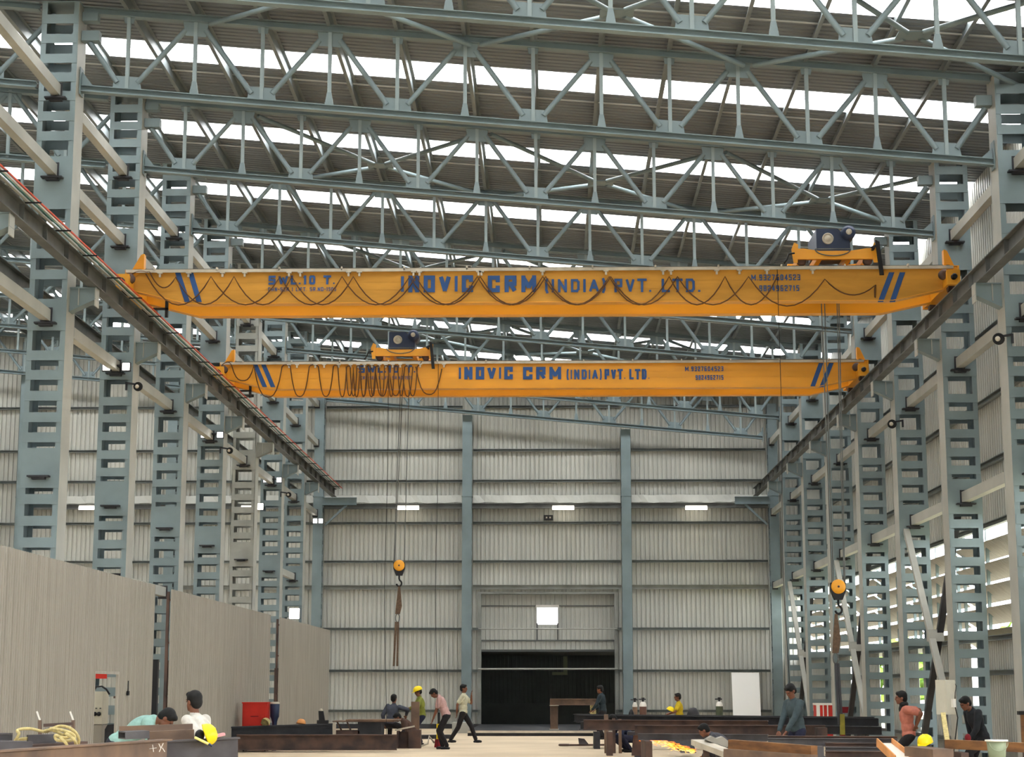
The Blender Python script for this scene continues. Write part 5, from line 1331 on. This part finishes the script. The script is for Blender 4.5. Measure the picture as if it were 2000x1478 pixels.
# group of four in the middle
person('person in a dark grey shirt seated on the plates with the back to the camera', 764, 49.6, -.35, ph=.62, lean=.22, side=.08, hp=.0, headup=(-.05,.1,1), hl=(-.24,.10,.60), hr=(.36,.22,.84), el=(-.6,-1,0), er=(1,-.4,0), fl=(-.18,.30,.0), fr=(.24,.38,0), kl=(-.3,1,.5), kr=(.4,1,.5), shirt=W('charcoal_cloth', (70,74,84)), pants=blackp, sleeve='long', vox=.013)
person('person in a yellow helmet and olive shirt standing behind the rusty block', 824, 50.9, .95*PI/2+.3, ph=.80, lean=.12, hp=-.35, headup=(0,.3,1), hl=(-.12,.34,1.02), hr=(.12,.36,.98), shirt=M['olive'], pants=navyp, sleeve='long', hat=True, vox=.013)
person('person in a pale pink shirt and dark trousers stooping to look down', 872, 47.4, PI/2-.05, ph=.87, lean=.38, hp=-.85, headup=(0,1,.62), hl=(-.14,.34,.72), hr=(.14,.36,.78), fl=(-.1,-.04,0), fr=(.1,.1,0), shirt=W('pale_pink_cloth', (180,146,142)), pants=blackp, vox=.013)
person('person in a cream shirt walking to the right with a hand raised to the face', 905, 52.3, -PI/2-.1, ph=.88, lean=.02, hp=.0, hl=(-.10,.22,1.36), hr=(.16,-.16,.86), el=(-.3,.6,-1), er=(1,-1,-.2), fl=(-.08,.36,.02), fr=(.08,-.36,.03), shirt=W('cream_cloth', (186,184,160)), pants=blackp, vox=.013)
person('person in dark clothes crouching behind the rusty block, head bent', 812, 49.2, PI/2+.2, ph=.34, lean=.75, hp=-.7, headup=(0,1,.5), hl=(-.1,.4,.3), hr=(.1,.4,.3), fl=(-.2,.1,0), fr=(.2,.05,0), kl=(-.4,1,.8), kr=(.4,1,.8), shirt=M['mill'] if 0 else W('brown_cloth', (84,66,58)), pants=blackp, sleeve='long', vox=.013)
# far right
person('person in a yellow shirt sitting sideways on the far pile before the back wall', 1327, 56.5, PI/2, ph=.62, lean=.06, hp=-.05, headup=(0,.2,1), hl=(-.14,.34,.78), hr=(.14,.32,.80), fl=(-.12,.42,.0), fr=(.12,.42,0), kl=(-.1,1,.5), kr=(.1,1,.5), shirt=W('yellow_cloth', (190,164,40)), pants=blackp, vox=.013)
helmet(at(1309, 1387, Y=56.3), rot(.3, .3, .5), lab='orange-yellow helmet held before the person in the yellow shirt')
fbeam('bench_box', 'dark box seat under the person in the yellow shirt', (1316, 1411, 56.5), (1342, 1411, 56.5), .45, .4, 'mill', 'B', 'box')
person('person in dark clothes and cap standing at the right edge of the dark doorway', 1177, 56.5, PI/2-.3, ph=.86, lean=.08, hp=-.15, headup=(0,.3,1), hl=(-.14,.30,.9), hr=(.14,.26,.92), shirt=W('dark_teal_cloth', (46,56,62)), pants=blackp, sleeve='long', vox=.013)
# things around the group of four
a, b0 = at(803, 1370, Y=50.0), at(819, 1406, Y=50.0)
single('brown_board', MB().box(a.x, b0.x, 50.0, 50.06, .02, a.z), M['tan'], 'upright brown board in front of the person in the yellow helmet', 'board')
a, b0 = at(776, 1427, Y=48.2), at(822, 1461, Y=48.2)
t = thing('rusty_block', 'rusty brown I-section block standing on the floor by the group of four', 'block', ((a.x+b0.x)/2, 48.3, 0))
MB().box(a.x, a.x+.05, 48.0, 48.5, 0, a.z).box(b0.x-.32, b0.x, 48.05, 48.4, 0, a.z+.03).box(a.x, b0.x-.3, 48.22, 48.28, 0, a.z-.02).build('body', M['rust'], t)
MB().bar((a.x-.05, 48.2, a.z+.02), (a.x+.45, 48.2, a.z+.12), .25, .04).build('top_plate', M['railgrey'], t)
a = at(857, 1408, Y=48.9)
t = thing('breaker_tool', 'yellow-sleeved hose tool standing by the stooping person', 'tool', (a.x, 48.9, 0))
MB().tube((a.x, 48.9, .0), (a.x, 48.9, .22), .12, .1).build('base', M['darkred'], t)
MB().tube((a.x, 48.9, .22), (a.x, 48.9, .62), .06).build('sleeve', M['helmet'], t)
MB().tube((a.x, 48.9, .62), (a.x, 48.9, .92), .035).build('rod', M['black'], t)
MB().path([(a.x-.12, 48.9, .12), (a.x-.25, 48.8, .3), (a.x-.28, 48.8, .1), (a.x-.5, 48.7, .03), (a.x-.9, 48.8, .03)], .025, 6).build('hose', M['railgrey'], t)
# strap at the right end of the T frame is its pale leg; pendant cables hanging from the cranes
for lab, x, y, z1, z0 in (('thin pendant cable hanging from the farther crane to the floor, left of the helmeted person', -4.25, 45.84, 9.88, .05), ('thin pendant cable hanging behind the stooping person', -2.95, 45.84, 9.88, .05), ('thin pendant cable hanging from the nearer crane among the right columns', 4.55, 35.32, 9.88, .05)):
    p = [(x+.06*math.sin(i*.7)*(i/12), y, z1+(z0-z1)*i/12) for i in range(13)]
    single('pendant_cable', MB().path(p, .007, 6), M['black'], lab, 'cable')
